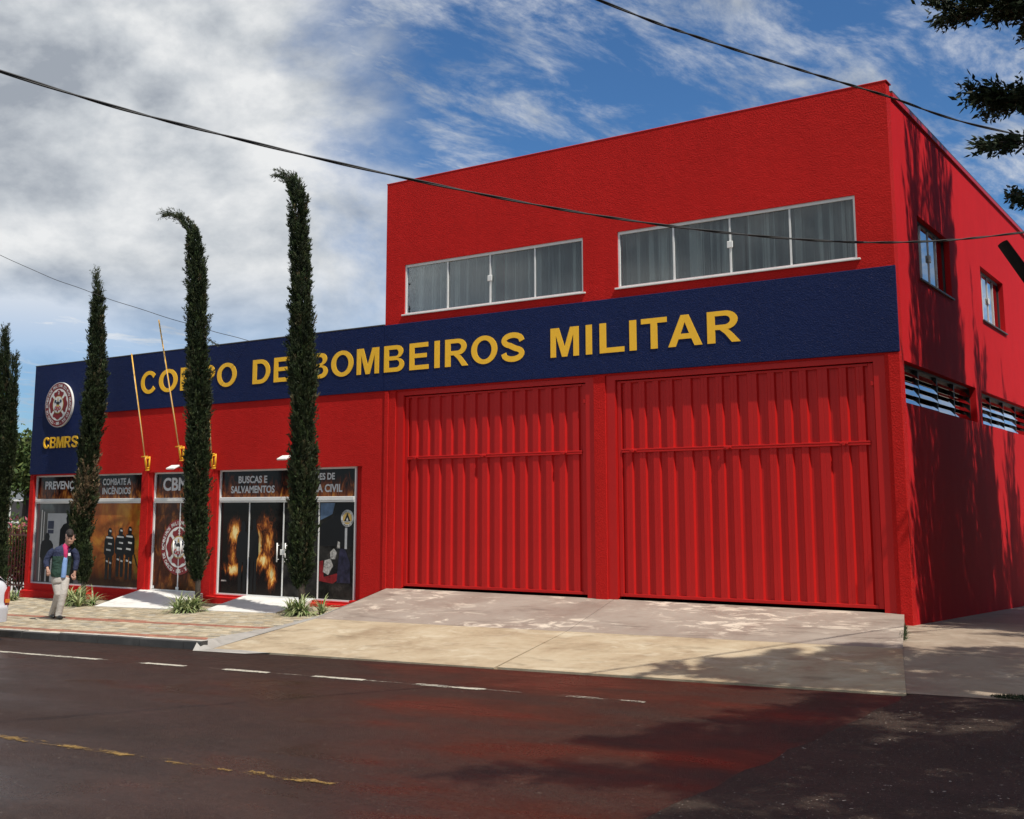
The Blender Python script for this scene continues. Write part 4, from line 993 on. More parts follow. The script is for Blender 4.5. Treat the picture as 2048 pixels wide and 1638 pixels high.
def cypress_crown(axis, y, name, parent, brown=None, dens=1.0, blade=.068, spread=.30, cls=1.0, jit=1.0):
    """axis: list of (x, z, radius) from tip to foot; clumps of upright sprays all round it"""
    A = np.array([(a[0], a[1], a[2]) for a in axis], dtype=float)[::-1]
    seg = np.hypot(np.diff(A[:, 0]), np.diff(A[:, 1])); s = np.concatenate([[0], np.cumsum(seg)])
    # clump density by radius
    ss = np.linspace(0, s[-1], 400); rr = np.interp(ss, s, A[:, 2]); cdf = np.cumsum(rr+.008 if cls < 2 else rr**1.5+.05); cdf /= cdf[-1]
    n = int(dens*2100*(s[-1]/7.5)); pick = np.interp(rng.random(n), cdf, ss)
    px = np.interp(pick, s, A[:, 0]); pz = np.interp(pick, s, A[:, 1]); pr_ = np.interp(pick, s, A[:, 2])
    tx = np.interp(pick, s[:-1]+seg/2, np.diff(A[:, 0])/seg); tz = np.interp(pick, s[:-1]+seg/2, np.diff(A[:, 1])/seg)
    tl = np.hypot(tx, tz); tx /= tl; tz /= tl
    th = rng.random(n)*2*np.pi
    lump = 1+.16*np.sin(pick*3.1+th*2)+.13*np.sin(pick*8.3-th*3+1)+jit*.10*rng.normal(size=n)
    rad = pr_*np.sqrt(rng.random(n)*.8+.2)*(.60 if cls < 2 else .8)*lump
    if cls > 2: rad = np.minimum(rad, pr_*.95)
    # frame: tangent T, side N1 (in xz), N2 (y)
    T = np.stack([tx, np.zeros(n), tz], 1); N1 = np.stack([tz, np.zeros(n), -tx], 1); N2 = np.tile([0, 1., 0], (n, 1))
    O = N1*np.cos(th)[:, None]+N2*np.sin(th)[:, None]
    base = np.stack([px, np.full(n, y), pz], 1)+O*rad[:, None]-T*(.10*np.clip(pr_/.2, .4, 1))[:, None]
    cd = T+O*(spread+.25*rng.random(n))[:, None]+rng.normal(size=(n, 3))*.09; cd /= np.linalg.norm(cd, axis=1)[:, None]
    k = 44 if cls < 2 else 80; cl = cls*(.15+.13*rng.random(n)+.12*(rng.random(n) < .08))*np.clip(pr_/.16, .38, 1)
    t = rng.random((n, k)); C = base[:, None]+cd[:, None]*(cl[:, None]*t)[..., None]+rng.normal(size=(n, k, 3))*(cls**.75*.021*np.clip(pr_/.15, .22, 1)[:, None]*(1.15-t))[..., None]
    D = cd[:, None]+rng.normal(size=(n, k, 3))*.38; D /= np.linalg.norm(D, axis=2)[..., None]
    L = blade*(.6+.7*rng.random((n, k)))*np.clip(pr_/.12, .55, 1)[:, None]; W = L*(.20+.12*rng.random((n, k)))
    pal = np.array(GREENS)[rng.integers(0, len(GREENS), n)]*(.6+.95*rng.random(n)**1.5)[:, None]
    dry = rng.random(n) < .035; pal[dry] = np.array([.10, .085, .045])
    if brown is not None:
        z0, z1, f = brown; hit = (pz > z0) & (pz < z1) & (rng.random(n) < f) & (np.cos(th) > -.4)
        pal[hit] = np.array([.17, .125, .075])*(.7+.6*rng.random(hit.sum()))[:, None]
    col = np.repeat(pal[:, None], k, 1)*(.8+.4*rng.random((n, k)))[..., None]
    tipm = t > .8; col[tipm] *= np.array([1.35, 1.3, 1.2])
    C = C.reshape(-1, 3); D = D.reshape(-1, 3); L = L.ravel(); W = W.ravel(); col = col.reshape(-1, 3)
    if cls < 2:   # loose feathery sprays at the leading shoot and here and there along the outline
        q = 420; f = np.where(rng.random(q) < .18, rng.random(q)*.09, rng.random(q)*.9); sp_ = s[-1]*(1-f)
        qx = np.interp(sp_, s, A[:, 0]); qz = np.interp(sp_, s, A[:, 1]); qr = np.interp(sp_, s, A[:, 2])
        ux = np.interp(sp_, s[:-1]+seg/2, np.diff(A[:, 0])/seg); uz = np.interp(sp_, s[:-1]+seg/2, np.diff(A[:, 1])/seg); ph = rng.random(q)*6.283
        Tq = np.stack([ux, np.zeros(q), uz], 1); Oq = np.stack([uz*np.cos(ph), np.sin(ph), -ux*np.cos(ph)], 1)
        Bq = np.stack([qx, np.full(q, y), qz], 1)+Oq*(qr*.8)[:, None]; dq = Tq+Oq*.45+rng.normal(size=(q, 3))*.18; dq /= np.linalg.norm(dq, axis=1)[:, None]
        e = 6; te = rng.random((q, e)); C2 = Bq[:, None]+dq[:, None]*(te*.15)[..., None]; D2 = dq[:, None]+rng.normal(size=(q, e, 3))*.28; D2 /= np.linalg.norm(D2, axis=2)[..., None]
        C = np.concatenate([C, C2.reshape(-1, 3)]); D = np.concatenate([D, D2.reshape(-1, 3)]); L = np.concatenate([L, np.full(q*e, .07)]); W = np.concatenate([W, np.full(q*e, .012)]); col = np.concatenate([col, np.tile([.040, .050, .021], (q*e, 1))])
    return blades(C.reshape(-1, 3), D.reshape(-1, 3), L.ravel(), W.ravel(), col.reshape(-1, 3), name, MAT['foliage'], parent)
def trunk_of(axis, y, foot, r, parent, name='trunk'):
    m = MB(); P = [(foot[0], y, foot[1])] + [(a[0], y, a[1]) for a in axis[::-1]]
    n = len(P); m.tube(P, [r*max(.12, 1-.9*i/(n-1)) for i in range(n)], 9); return m.build(name, MAT['bark'], parent, True)
T1 = [(-17.93, 7.95, .023), (-17.84, 7.64, .058), (-17.81, 7.39, .098), (-17.79, 6.8, .138), (-17.75, 6.19, .166), (-17.71, 5.75, .199), (-17.7, 5.3, .216), (-17.73, 5.02, .272), (-17.77, 4.43, .238), (-17.85, 3.86, .249), (-17.82, 3.28, .248), (-17.88, 2.72, .247), (-18.0, 2.25, .247), (-17.96, 1.8, .235), (-17.84, 1.4, .201), (-17.8, 1.15, .167), (-17.77, .88, .067)]
T2 = [(-14.97, 8.78, .016), (-14.69, 8.74, .032), (-14.39, 8.64, .063), (-14.17, 8.45, .095), (-14.01, 8.23, .115), (-13.93, 7.94, .141), (-13.9, 7.66, .156), (-13.83, 7.32, .181), (-13.79, 6.87, .186), (-13.77, 6.45, .195), (-13.76, 6.18, .216), (-13.71, 5.76, .215), (-13.66, 5.32, .234), (-13.65, 5.01, .254), (-13.61, 4.22, .263), (-13.58, 3.71, .262), (-13.58, 3.2, .261), (-13.55, 2.52, .254), (-13.54, 1.99, .288), (-13.5, 1.65, .238), (-13.47, 1.4, .198), (-13.44, 1.19, .109), (-13.42, 1.11, .049)]
T3 = [(-11.39, 9.01, .02), (-11.15, 8.95, .058), (-10.95, 8.83, .097), (-10.8, 8.57, .125), (-10.74, 8.3, .144), (-10.75, 8.04, .163), (-10.69, 7.62, .167), (-10.67, 7.26, .152), (-10.66, 6.93, .156), (-10.63, 6.62, .189), (-10.59, 6.24, .226), (-10.57, 5.86, .235), (-10.55, 5.49, .243), (-10.51, 5.03, .289), (-10.49, 4.78, .298), (-10.49, 4.41, .25), (-10.45, 3.55, .258), (-10.43, 2.85, .261), (-10.42, 2.14, .26), (-10.44, 1.69, .25), (-10.44, 1.35, .199), (-10.41, 1.12, .081)]
T0a = [(-21.28, 6.92, .025), (-21.27, 6.65, .074), (-21.25, 6.16, .123), (-21.23, 5.68, .147), (-21.23, 5.11, .195), (-21.19, 4.25, .23), (-21.15, 3.31, .253), (-21.08, 2.5, .264), (-21.04, 1.92, .263), (-20.96, 1.23, .226), (-20.87, .88, .166), (-20.81, .69, .071)]
T0a = [(a, b, c*.95) for a, b, c in T0a]
T0b = [(-20.88, 6.2, .024), (-20.85, 5.76, .067), (-20.84, 5.29, .085), (-20.86, 4.72, .103), (-20.87, 4.05, .121), (-20.94, 3.5, .133), (-21.01, 2.86, .12), (-21.07, 2.26, .096)]
T0b = [(a+.07, b, c) for a, b, c in T0b]
G = 'cypresses along the shop fronts'
def cyp(axes, y, foot, r, label, **kw):
    t = thing('cypress_tree', (foot[0], y, foot[1]), label, 'tree', G)
    trunk_of(axes[0], y, foot, r, t)
    for a in axes: cypress_crown(a, y, 'crown', t, **kw)
    return t
cyp([T1], -.7, (-17.76, z_side(-17.76, -.7)-.02), .055, 'slender straight cypress with a brown patch, in front of the left shop front', brown=(2.3, 3.6, .45))
t2 = cyp([T2], -1.2, (-13.43, z_side(-13.43, -1.2)-.02), .055, 'cypress with a thin hooked tip, in front of the entrance door')
cyp([T3], -1.4, (-10.38, z_side(-10.38, -1.4)-.02), .06, 'tallest cypress with a bushy bent tip, nearest the garage doors')
cyp([T0a, T0b], -.8, (-20.8, z_side(-20.8, -.8)-.02), .07, 'twin-topped cypress at the left picture edge beside the railing')
# stray side twig on the middle cypress
m = MB(); m.tube([(-13.5, -1.25, 6.02), (-13.25, -1.35, 5.92), (-12.75, -1.5, 5.72)], [.010, .007, .003], 6); m.tube([(-13.5, -1.25, 6.15), (-13.35, -1.3, 6.22), (-13.22, -1.3, 6.35)], [.008, .006, .003], 6)
m.build('twig', MAT['bark'], t2, True)
c = []; d = []
for a, b in (((-13.3, -1.33, 5.94), (-12.70, -1.52, 5.70)), ((-13.36, -1.3, 6.2), (-13.2, -1.3, 6.4))):
    for q in range(90): p = np.array(a)+(np.array(b)-np.array(a))*random.random(); c.append(p+rng.normal(size=3)*.012); d.append((np.array(b)-np.array(a))/np.linalg.norm(np.array(b)-np.array(a))+rng.normal(size=3)*.5)
c = np.array(c); d = np.array(d); d /= np.linalg.norm(d, axis=1)[:, None]
blades(c, d, .05+.04*rng.random(len(c)), np.full(len(c), .014), np.tile([.05, .06, .03], (len(c), 1)), 'twig_leaves', MAT['foliage'], t2)

# tall conifers beyond the right picture edge: they throw the plume-shaped shade on the side wall
def tall(x, y, top, rad, label, dens):
    ax = [(x, top*(1-f)+1.2*f, r) for f, r in zip(np.linspace(0, 1, len(rad)), rad)]
    t = thing('conifer_tree', (x, y, .3), label, 'tree', 'conifers beside the side wall')
    trunk_of(ax, y, (x, .2), .16, t)
    cypress_crown(ax, y, 'crown', t, dens=dens, blade=.16, spread=.20, cls=5.0, jit=2.5)
tall(3.5, .36, 15.5, [.06, .20, .40, .60, .78, .95, 1.05, 1.05, .8], 'tall narrow conifer shading the front end of the side wall', .12)
tall(3.5, 2.05, 16.8, [.08, .36, .66, .86, 1.05, 1.25, 1.4, 1.4, .9], 'tallest conifer, shading the side wall between the two upper windows', .19)
tall(3.5, 4.3, 11.6, [.06, .30, .66, 1.0, 1.3, 1.5, 1.5, .9], 'shorter conifer beside the side wall, behind the tallest one', .22)
tall(3.4, 6.6, 10.4, [.05, .16, .32, .6, .95, 1.2, 1.2, .8], 'lowest conifer, farthest back beside the side wall', .13)
tall(8.0, -1.5, 12.5, [.2, .7, 1.2, 1.7, 2.0, 2.2, 2.2, 2.0, 1.4], 'broad unseen conifer added to block sky light, on the far side of the side street, level with the station front', .26)  # this broad row is added out of view to block sky fill and ground bounce
tall(8.6, 3.2, 13.5, [.2, .7, 1.2, 1.7, 2.0, 2.2, 2.2, 2.0, 1.4], 'broad unseen conifer added to block sky light, on the far side of the side street, level with the louvres', .26)
tall(8.2, 8.0, 12.0, [.2, .7, 1.2, 1.7, 2.0, 2.2, 2.2, 2.0, 1.4], 'broad unseen conifer added to block sky light, on the far side of the side street, farthest back', .26)
# spreading conifer at the right edge of the picture
def big_conifer(bx, by, label, seed, near):
    t = thing('conifer_tree', (bx, by, .9), label, 'tree', 'conifers beside the side street')
    m = MB(); m.tube([(bx, by, .7), (bx-.05, by, 3), (bx+.05, by+.05, 6), (bx, by, 9), (bx, by, 12.5)], [.30, .25, .19, .12, .03], 12); m.build('trunk', MAT['bark'], t, True)
    lm = MB(); C = []; D = []; LL = []
    R = random.Random(seed)
    def foliage(p, d, n, sc=1.0):
        for q in range(n):
            o = np.array([R.gauss(0, .042), R.gauss(0, .042), R.gauss(0, .038)])*sc
            C.append(np.array(p)+o); dd = np.array(d)*.9+np.array([R.gauss(0, .5), R.gauss(0, .5), R.gauss(-.05, .45)]); D.append(dd/np.linalg.norm(dd)); LL.append((.04+.045*R.random())*sc)
    def limb(p0, az, length, rise, droop, r0, foliage_from=.3, dens=1.0, keep=False):
        n = 9; pts = []
        for i in range(n):
            f = i/(n-1); h = length*f
            pts.append(Vector((p0[0]+math.cos(az)*h+.10*math.sin(f*7+az*3)*f, p0[1]+math.sin(az)*h+.10*math.cos(f*6+az*5)*f, p0[2]+rise*f-droop*f*f)))
        if not keep:
            q = 0
            while q < n and not (pts[q].z < 8.2 and pts[q].x < 4.39-(pts[q].y+16.45)*.169+.55): q += 1
            pts = pts[:q]; n = q
            if n < 3: return
        lm.tube(pts, [r0*(1-.88*i/(n-1)) for i in range(n)], 7)
        S = spline(pts, 5)
        for i, p in enumerate(S):
            f = i/(len(S)-1)
            if f < foliage_from or R.random() > .80*dens: continue
            if not keep and p.z < 8.2 and p.x < 4.39-(p.y+16.45)*.169+.85: continue
            for side in (-1, 1):
                if R.random() < .25: continue
                a2 = az+side*R.uniform(.5, 1.3); bl = length*R.uniform(.10, .24)*(1.15-f*.6)
                q = p+Vector((math.cos(a2)*bl, math.sin(a2)*bl, R.uniform(-.25, .28)*bl*1.6))
                if not keep and q.z < 8.2 and q.x < 4.39-(q.y+16.45)*.169+.30: continue
                lm.tube([p, p.lerp(q, .5)+Vector((0, 0, .02)), q], [.011, .008, .004], 5)
                k = max(2, int(bl/(.07 if keep else .085))); dv = (q-p).normalized()
                for j in range(k+1):
                    foliage(p.lerp(q, (j+.3)/(k+.3)), dv, 40 if keep else 17, 1.0 if keep else 1.25)
            foliage(p, (math.cos(az), math.sin(az), 0), 18 if keep else 8, 1.0 if keep else 1.25)
    for i in range(40):
        z = 3.6+8.4*(i/39)**.9; az = i*2.399+.3; ln = (4.4-3.6*(i/39)**1.3)*R.uniform(.75, 1.1)
        limb((bx, by, z), az, ln, R.uniform(.2, .9), R.uniform(.3, 1.2), .055, .28, .8)
    # limbs reaching into the picture
    if near: limb((bx, by, 5.6), math.pi+.02, 3.80, 2.15, .55, .075, .5, 1.25, True)
    if near: limb((bx, by, 5.1), math.pi-.03, 3.62, 1.5, .25, .07, .5, 1.25, True)
    if near: limb((bx, by-.1, 5.0), math.pi+.05, 3.35, .9, .15, .06, .8, .8, True)
    if near: limb((bx, by+.2, 4.6), math.pi-.08, 3.45, 1.0, .2, .06, .82, .8, True)
    lm.build('limb', MAT['bark'], t, True)
    m = MB()
    if near: m.tube([(bx-.1, by, 3.2), (4.5, by, 3.6), (3.2, by, 4.05), (2.68, by, 4.55), (2.47, by, 4.93)], [.09, .075, .065, .055, .05], 9); m.build('cut_branch', MAT['silhouette_bark'], t, True)
    C_ = np.array(C); D_ = np.array(D); L_ = np.array(LL); n = len(C_)
    col = np.array(GREENS)[rng.integers(0, 5, n)]*(.55+.6*rng.random(n))[:, None]
    blades(C_, D_, L_*1.2, L_*.42, col, 'crown', MAT['foliage'], t)
big_conifer(6.1, -5.6, 'dark spreading conifer whose branches hang into the upper right corner', 11, True)
big_conifer(7.0, -10.2, 'spreading conifer nearest the camera, shading the road at the lower right', 23, False)

# spider plants at the feet of the cypresses
def tuft(x, y, s, label):
    t = thing('spider_plant', (x, y, z_side(x, y)), label, 'plant', 'striped grass-like plants at the cypress feet')
    m = MB(); cols = []
    R = random.Random(int(abs(x)*100))
    for cl in range(7):
        ox, oy = R.gauss(0, .17)*s, R.gauss(0, .10)*s
        for i in range(40):
            az = R.random()*6.283; ln = R.uniform(.22, .42)*s; el = R.uniform(.5, 1.35); p = Vector((x+ox, y+oy, z_side(x, y)))
            d = Vector((math.cos(az)*math.cos(el), math.sin(az)*math.cos(el), math.sin(el))); side = d.cross(Vector((0, 0, 1))).normalized(); w = R.uniform(.010, .016)*s
            prev = None; k = 5; green = (.075*R.uniform(.7, 1.3), .15*R.uniform(.7, 1.2), .03); pale = (.50, .52, .27)
            for j in range(k+1):
                ww = w*(1-(j/k)**2)+.0015
                row = [p-side*ww, p-side*ww*.4, p+side*ww*.4, p+side*ww]
                if prev:
                    b = len(m.v); m.v += [tuple(q) for q in prev+row]; m.f += [(b, b+1, b+5, b+4), (b+1, b+2, b+6, b+5), (b+2, b+3, b+7, b+6)]; m.mi += [0]*3
                    cols += [pale, green, pale] if R.random() < .8 else [green]*3
                prev = row; p = p+d*(ln/k); d = (d+Vector((0, 0, -.34))).normalized()
    o = m.build('leaves', MAT['leaf_shrub'], t, True); color_faces(o, cols)
tuft(-17.0, -1.35, 1.35, 'striped spider plant clump behind the walking man'); tuft(-13.05, -1.75, 1.25, 'striped spider plant clump at the foot of the middle cypress')
tuft(-10.25, -1.62, 1.2, 'striped spider plant clump at the foot of the tallest cypress'); tuft(-20.55, -.85, .9, 'striped spider plant clump by the parked car and the railing')
# weeds in the joint beside the ramp, dark grass on the side pavement edge
def grass(name, pts, label, h=.08, col=(.03, .05, .015)):
    C = np.array(pts); n = len(C); D = np.tile([0, 0, 1.], (n, 1))+rng.normal(size=(n, 3))*.5; D /= np.linalg.norm(D, axis=1)[:, None]
    o = blades(C, D, h*(.5+rng.random(n)), np.full(n, .008), np.tile(col, (n, 1))*(.6+.8*rng.random(n))[:, None], name, MAT['foliage'], None); tag(o, label, 'grass', kind='stuff')
pts = []
for i in range(260): y = random.uniform(-1.9, -.4); pts.append((edge_x(y)+random.gauss(0, .015), y, .90))
grass('weeds', pts, 'thin dark weeds in the joint between ramp and side pavement')
pts = []
for i in range(7000):
    a, r = random.random()*6.283, math.sqrt(random.random()); x, y = 3.0+r*1.0*math.cos(a), -5.0+r*.22*math.sin(a); pts.append((x, y, z_road(x, y)+.02))
grass('moss_patch', pts, 'dark green grass patch at the corner of the side pavement', .022, (.020, .030, .013))
# ------------------------------------------------------------------ left background: railing, shrubs, house, leafy tree
fe = thing('railing', (-22.2, .4, z_side(-22, .4)), 'brown steel bar railing left of the station', 'fence')
MAT['rail_brown'] = simple('brown_steel', (.16, .055, .035), .55, .15)
for zz in (.62, 1.86):
    m = MB(); m.box(-24.6, -21.15, .385, .415, zz, zz+.04); m.build('rail', MAT['rail_brown'], fe)
x = -24.55
while x < -21.2:
    m = MB(); m.cbox(x-.011, x+.011, .389, .411, .42, 2.04, .003); m.build('bar', MAT['rail_brown'], fe); x += .125
m = MB(); m.box(-24.6, -21.12, .30, .50, .0, .44); m.build('base', MAT['flank'], fe)
def shrub(x, y, z0, s, label, cols, seed, grp=None):
    t = thing('shrub', (x, y, z0), label, 'shrub', grp); R = np.random.default_rng(seed); n = 3200
    m = MB()
    for q in range(7):
        a = q*.9; m.tube([(x, y, z0), (x+.3*s*math.cos(a), y+.3*s*math.sin(a), z0+.8*s)], [.015, .006], 5)
    m.build('stem', MAT['bark'], t)
    k = R.integers(0, 26, n); ctr = R.normal(size=(26, 3))*np.array([.34, .34, .33])*s; C = ctr[k]+R.normal(size=(n, 3))*.11*s+np.array([x, y, z0+.75*s])
    C[:, 2] = np.maximum(C[:, 2], z0+.05); D = R.normal(size=(n, 3))+np.array([0, 0, .5]); D /= np.linalg.norm(D, axis=1)[:, None]
    col = np.array(cols)[(k+R.integers(0, 2, n)) % len(cols)]*(.7+.6*R.random(n))[:, None]
    blades(C, D, .10+.08*R.random(n), .04+.03*R.random(n), col, 'leaves', MAT['foliage'], t)
shrub(-23.2, 1.7, .30, 1.45, 'shrub with pink flowers behind the railing', [(.05, .09, .025), (.04, .07, .02), (.40, .10, .14), (.30, .28, .08)], 3)
shrub(-24.9, 2.3, .25, 1.5, 'green shrub with yellow leaves behind the railing, nearest the picture edge', [(.05, .09, .025), (.06, .10, .03), (.25, .22, .05)], 5)
# leafy tree behind
def leafy(x, y, z0, zc, rx, rz, label, seed, nl=9000):
    t = thing('leafy_tree', (x, y, z0), label, 'tree'); R = np.random.default_rng(seed)
    m = MB(); m.tube([(x, y, z0), (x+.1, y, z0+(zc-z0)*.5), (x, y+.1, zc)], [.16, .12, .06], 9); m.build('trunk', MAT['bark'], t, True)
    lm = MB(); C = []
    for q in range(34):
        a = R.random()*6.283; e = R.uniform(-.5, 1.2); r = R.uniform(.55, 1.0)
        end = np.array([x+rx*r*math.cos(a)*math.cos(e), y+rx*r*math.sin(a)*math.cos(e), zc+rz*r*math.sin(e)])
        st = np.array([x, y, zc-rz*.6+R.random()*rz*.8]); mid = (st+end)/2+np.array([0, 0, .15])
        lm.tube([st, mid, end], [.04, .022, .006], 5)
        n = nl//34; f = R.random(n)**.6; P = st+(end-st)*f[:, None]+R.normal(size=(n, 3))*.22; C.append(P)
    lm.build('limb', MAT['bark'], t, True)
    C = np.concatenate(C); n = len(C); D = R.normal(size=(n, 3))+np.array([0, 0, -.2]); D /= np.linalg.norm(D, axis=1)[:, None]
    col = np.array([(.06, .10, .025), (.08, .12, .03), (.045, .075, .02), (.11, .14, .04)])[R.integers(0, 4, n)]*(.7+.6*R.random(n))[:, None]
    blades(C, D, .15+.09*R.random(n), .075+.04*R.random(n), col, 'crown', MAT['foliage'], t)
leafy(-31.0, 6.2, .1, 3.9, 1.35, 1.25, 'leafy green tree behind the railing at the left building edge', 4, 6500)
# houses far down the slope
def house(cx, cy, w, d, z0, h, label, mat, rot):
    t = thing('house', (cx, cy, z0), label, 'house', 'houses down the street'); M = Matrix.Translation((cx, cy, z0)) @ Matrix.Rotation(rot, 4, 'Z')
    m = MB(); m.box(-w/2, w/2, -d/2, d/2, -1.5, h, 0, M); m.build('wall', mat, t)
    m = MB(); q = .35
    vs = [M @ Vector(p) for p in ((-w/2-q, -d/2-q, h), (w/2+q, -d/2-q, h), (w/2+q, d/2+q, h), (-w/2-q, d/2+q, h), (-w/2+d*.3, 0, h+d*.16), (w/2-d*.3, 0, h+d*.16))]
    m.add(vs, [(0,1,5,4), (1,2,5), (2,3,4,5), (3,0,4), (3,2,1,0)]); m.build('roof', MAT['roof'], t)
    for zz in (h*.18, h*.62):
        for k in range(3):
            xx = -w/2+w*(k+.5)/3
            m = MB(); m.box(xx-.42, xx+.42, -d/2-.03, -d/2+.02, zz, zz+1.0, 0, M); wn = m.build('window', MAT['dark_alu'], t)
            m = MB(); m.box(xx-.65, xx+.65, -d/2-.09, -d/2-.031, zz-.1, zz, 0, M); m.build('sill', MAT['white'], wn)
    for k in range(2):
        yy = -d/4+d/2*k
        m = MB(); m.box(w/2-.02, w/2+.03, yy-.5, yy+.5, h*.62, h*.62+1.1, 0, M); m.build('window', MAT['dark_alu'], t)
MAT['roof'] = simple('grey_roof', (.32, .30, .28), .8, .15); MAT['house_white'] = simple('house_white', (.74, .73, .70), .8, .06); MAT['house_cream'] = simple('house_cream', (.62, .55, .45), .8, .08)
house(-52.4, 19.4, 6.5, 7, -1.2, 5.0, 'white two-storey house far behind the railing', MAT['house_white'], .5)
house(-78, 27, 9, 8, -1.8, 4.4, 'cream house farthest down the slope', MAT['house_cream'], .3)

# ------------------------------------------------------------------ walking man
FWD = Vector((-math.sin(YAW), math.cos(YAW), 0))
PB = Vector((-14.45, -3.62, z_side(-14.45, -3.62)+.004))
man = thing('person', PB, 'man in navy and green jacket and pale trousers walking, looking down', 'person')
def W(x, y, z): return PB + rt*x + FWD*y + Vector((0, 0, z))
def flesh(name, parts, mat, voxel=.011, smooth=3, parent=man):
    m = MB()
    for pts, ra, rb in parts: m.tube([W(*p) for p in pts], ra, 14, ry=rb)
    o = m.build(name, mat, parent, True)
    r = o.modifiers.new('Remesh', 'REMESH'); r.mode = 'VOXEL'; r.voxel_size = voxel; r.use_smooth_shade = True
    s = o.modifiers.new('Smooth', 'SMOOTH'); s.factor = .5; s.iterations = smooth
    return o
MAT['skin'] = simple('skin', (.43, .24, .17), .55, .08, 20.); MAT['hair'] = simple('dark_hair', (.020, .013, .010), .8, .25, 40.)
MAT['trouser'] = simple('pale_trousers', (.47, .44, .40), .9, .12, 7., .6, 10., bd=.03); MAT['shirt'] = simple('light_blue_shirt', (.20, .34, .62), .85, .08, 9., .3, 22.)
MAT['polo'] = simple('magenta_polo', (.48, .025, .12), .8, .1); MAT['shoe'] = simple('black_shoe', (.012, .012, .013), .35, .1)
def jacket_mat():
    m, nt, b = new_mat('navy_green_jacket'); k = NB(nt)
    s = nt.nodes.new('ShaderNodeSeparateXYZ'); nt.links.new(k.tc, s.inputs[0])
    z = k.math('ADD', s.outputs[2], k.math('MULTIPLY', k.noise(6, 2, .5), .02))
    g = k.ramp(k.math('SUBTRACT', z, .55), [(.60, (.016, .050, .034)), (.612, (.016, .023, .062))])
    nt.links.new(g, b.inputs['Base Color']); b.inputs['Roughness'].default_value = .8
    nt.links.new(k.bump(k.noise(9, 4, .6), .9, .05), b.inputs['Normal']); return m
MAT['jacket'] = jacket_mat(); MAT['sleeve'] = simple('navy_sleeve', (.011, .017, .050), .85, .2, 8., .9, 11., bd=.05)
# hands: palm and five fingers, relaxed curl
def hand(px, py, pz, dx, dz, s):
    out = [([(px, py, pz+.015), (px+dx*.3, py-.005, pz-.03), (px+dx*.7, py-.01, pz-.075)], [.021, .030, .027], [.017, .017, .014])]
    for i, (o, l) in enumerate(((-.030, .062), (-.010, .074), (.010, .070), (.028, .055))):
        b = (px+dx*.7+o, py-.01, pz-.07)
        out.append(([b, (b[0]+dx*.35, b[1]-.012, b[2]-l*.55), (b[0]+dx*.15, b[1]+.006, b[2]-l)], [.0095, .009, .0075], None))
    out.append(([(px+s*.022, py-.005, pz-.02), (px+s*.052, py-.02, pz-.055), (px+s*.05, py-.025, pz-.09)], [.012, .011, .008], None))
    return [(p, a, a if b is None else b) for p, a, b in out]
def hs(p): return (.195+(p[0]-.155)*.88, -.025+(p[1]+.035)*.88, 1.510+(p[2]-1.475)*.88)   # head set on the bowed neck
def head(pts, ra, rb): return ([hs(p) for p in pts], [r*.88 for r in ra], [r*.88 for r in rb])
body = [([(.095, .0, 1.24), (.13, -.005, 1.32), (.175, -.02, 1.40)], [.055, .052, .055], [.056, .053, .055]),
        head([(.125, .03, 1.475), (.135, .0, 1.50), (.155, -.035, 1.475), (.175, -.06, 1.42), (.19, -.072, 1.36), (.195, -.075, 1.305)], [.055, .082, .090, .084, .068, .034], [.06, .085, .095, .088, .066, .035]),
        head([(.195, -.135, 1.415), (.204, -.150, 1.385), (.206, -.154, 1.366), (.200, -.135, 1.355)], [.007, .010, .012, .008], [.007, .010, .011, .008]),
        head([(.088, -.05, 1.43), (.083, -.06, 1.40), (.09, -.065, 1.375)], [.012, .016, .008], [.018, .026, .012]),
        head([(.262, -.01, 1.415), (.266, -.015, 1.39)], [.010, .008], [.022, .014]),
        head([(.165, -.145, 1.33), (.20, -.158, 1.325), (.232, -.138, 1.33)], [.008, .011, .008], [.008, .012, .008]),
        ([(.05, .0, .82), (.065, .0, 1.0), (.085, 0, 1.22)], [.12, .13, .14], [.09, .10, .09]),
        ([(-.09, -.08, 1.24), (-.165, -.13, 1.04), (-.10, -.245, .935)], [.045, .04, .028], [.045, .04, .028]),
        ([(.25, .07, 1.24), (.312, .06, 1.04), (.327, -.03, .86)], [.045, .04, .028], [.045, .04, .028]),
        ([(-.02, .0, .78), (.055, -.06, .46), (-.11, .12, .10)], [.07, .05, .035], [.07, .055, .04]),
        ([(.13, .02, .78), (.135, -.05, .46), (.068, -.035, .09)], [.07, .05, .035], [.07, .055, .04])]
body += hand(-.095, -.255, .935, .035, 0, 1) + hand(.327, -.035, .85, -.005, 0, -1)
flesh('body', body, MAT['skin'], .007, 1)
jk = [([(.04, -.0, .765), (.045, 0, .83), (.055, .0, .98), (.07, .0, 1.12), (.08, .0, 1.22), (.09, .0, 1.285), (.10, .0, 1.33)], [.172, .182, .186, .198, .204, .168, .07], [.125, .13, .13, .13, .125, .10, .05])]
flesh('jacket', jk, MAT['jacket'], .012, 2)
flesh('sleeve', [([(-.06, -.06, 1.255), (-.115, -.09, 1.20), (-.152, -.115, 1.12), (-.168, -.14, 1.05), (-.145, -.19, .995), (-.105, -.24, .945)], [.060, .066, .062, .056, .052, .044], [.06, .066, .062, .056, .05, .042])], MAT['sleeve'], .010, 1)
flesh('sleeve', [([(.225, .05, 1.255), (.275, .07, 1.195), (.303, .07, 1.11), (.313, .055, 1.04), (.325, .0, .95), (.327, -.03, .878)], [.060, .064, .060, .055, .050, .043], [.06, .064, .06, .054, .048, .042])], MAT['sleeve'], .010, 1)
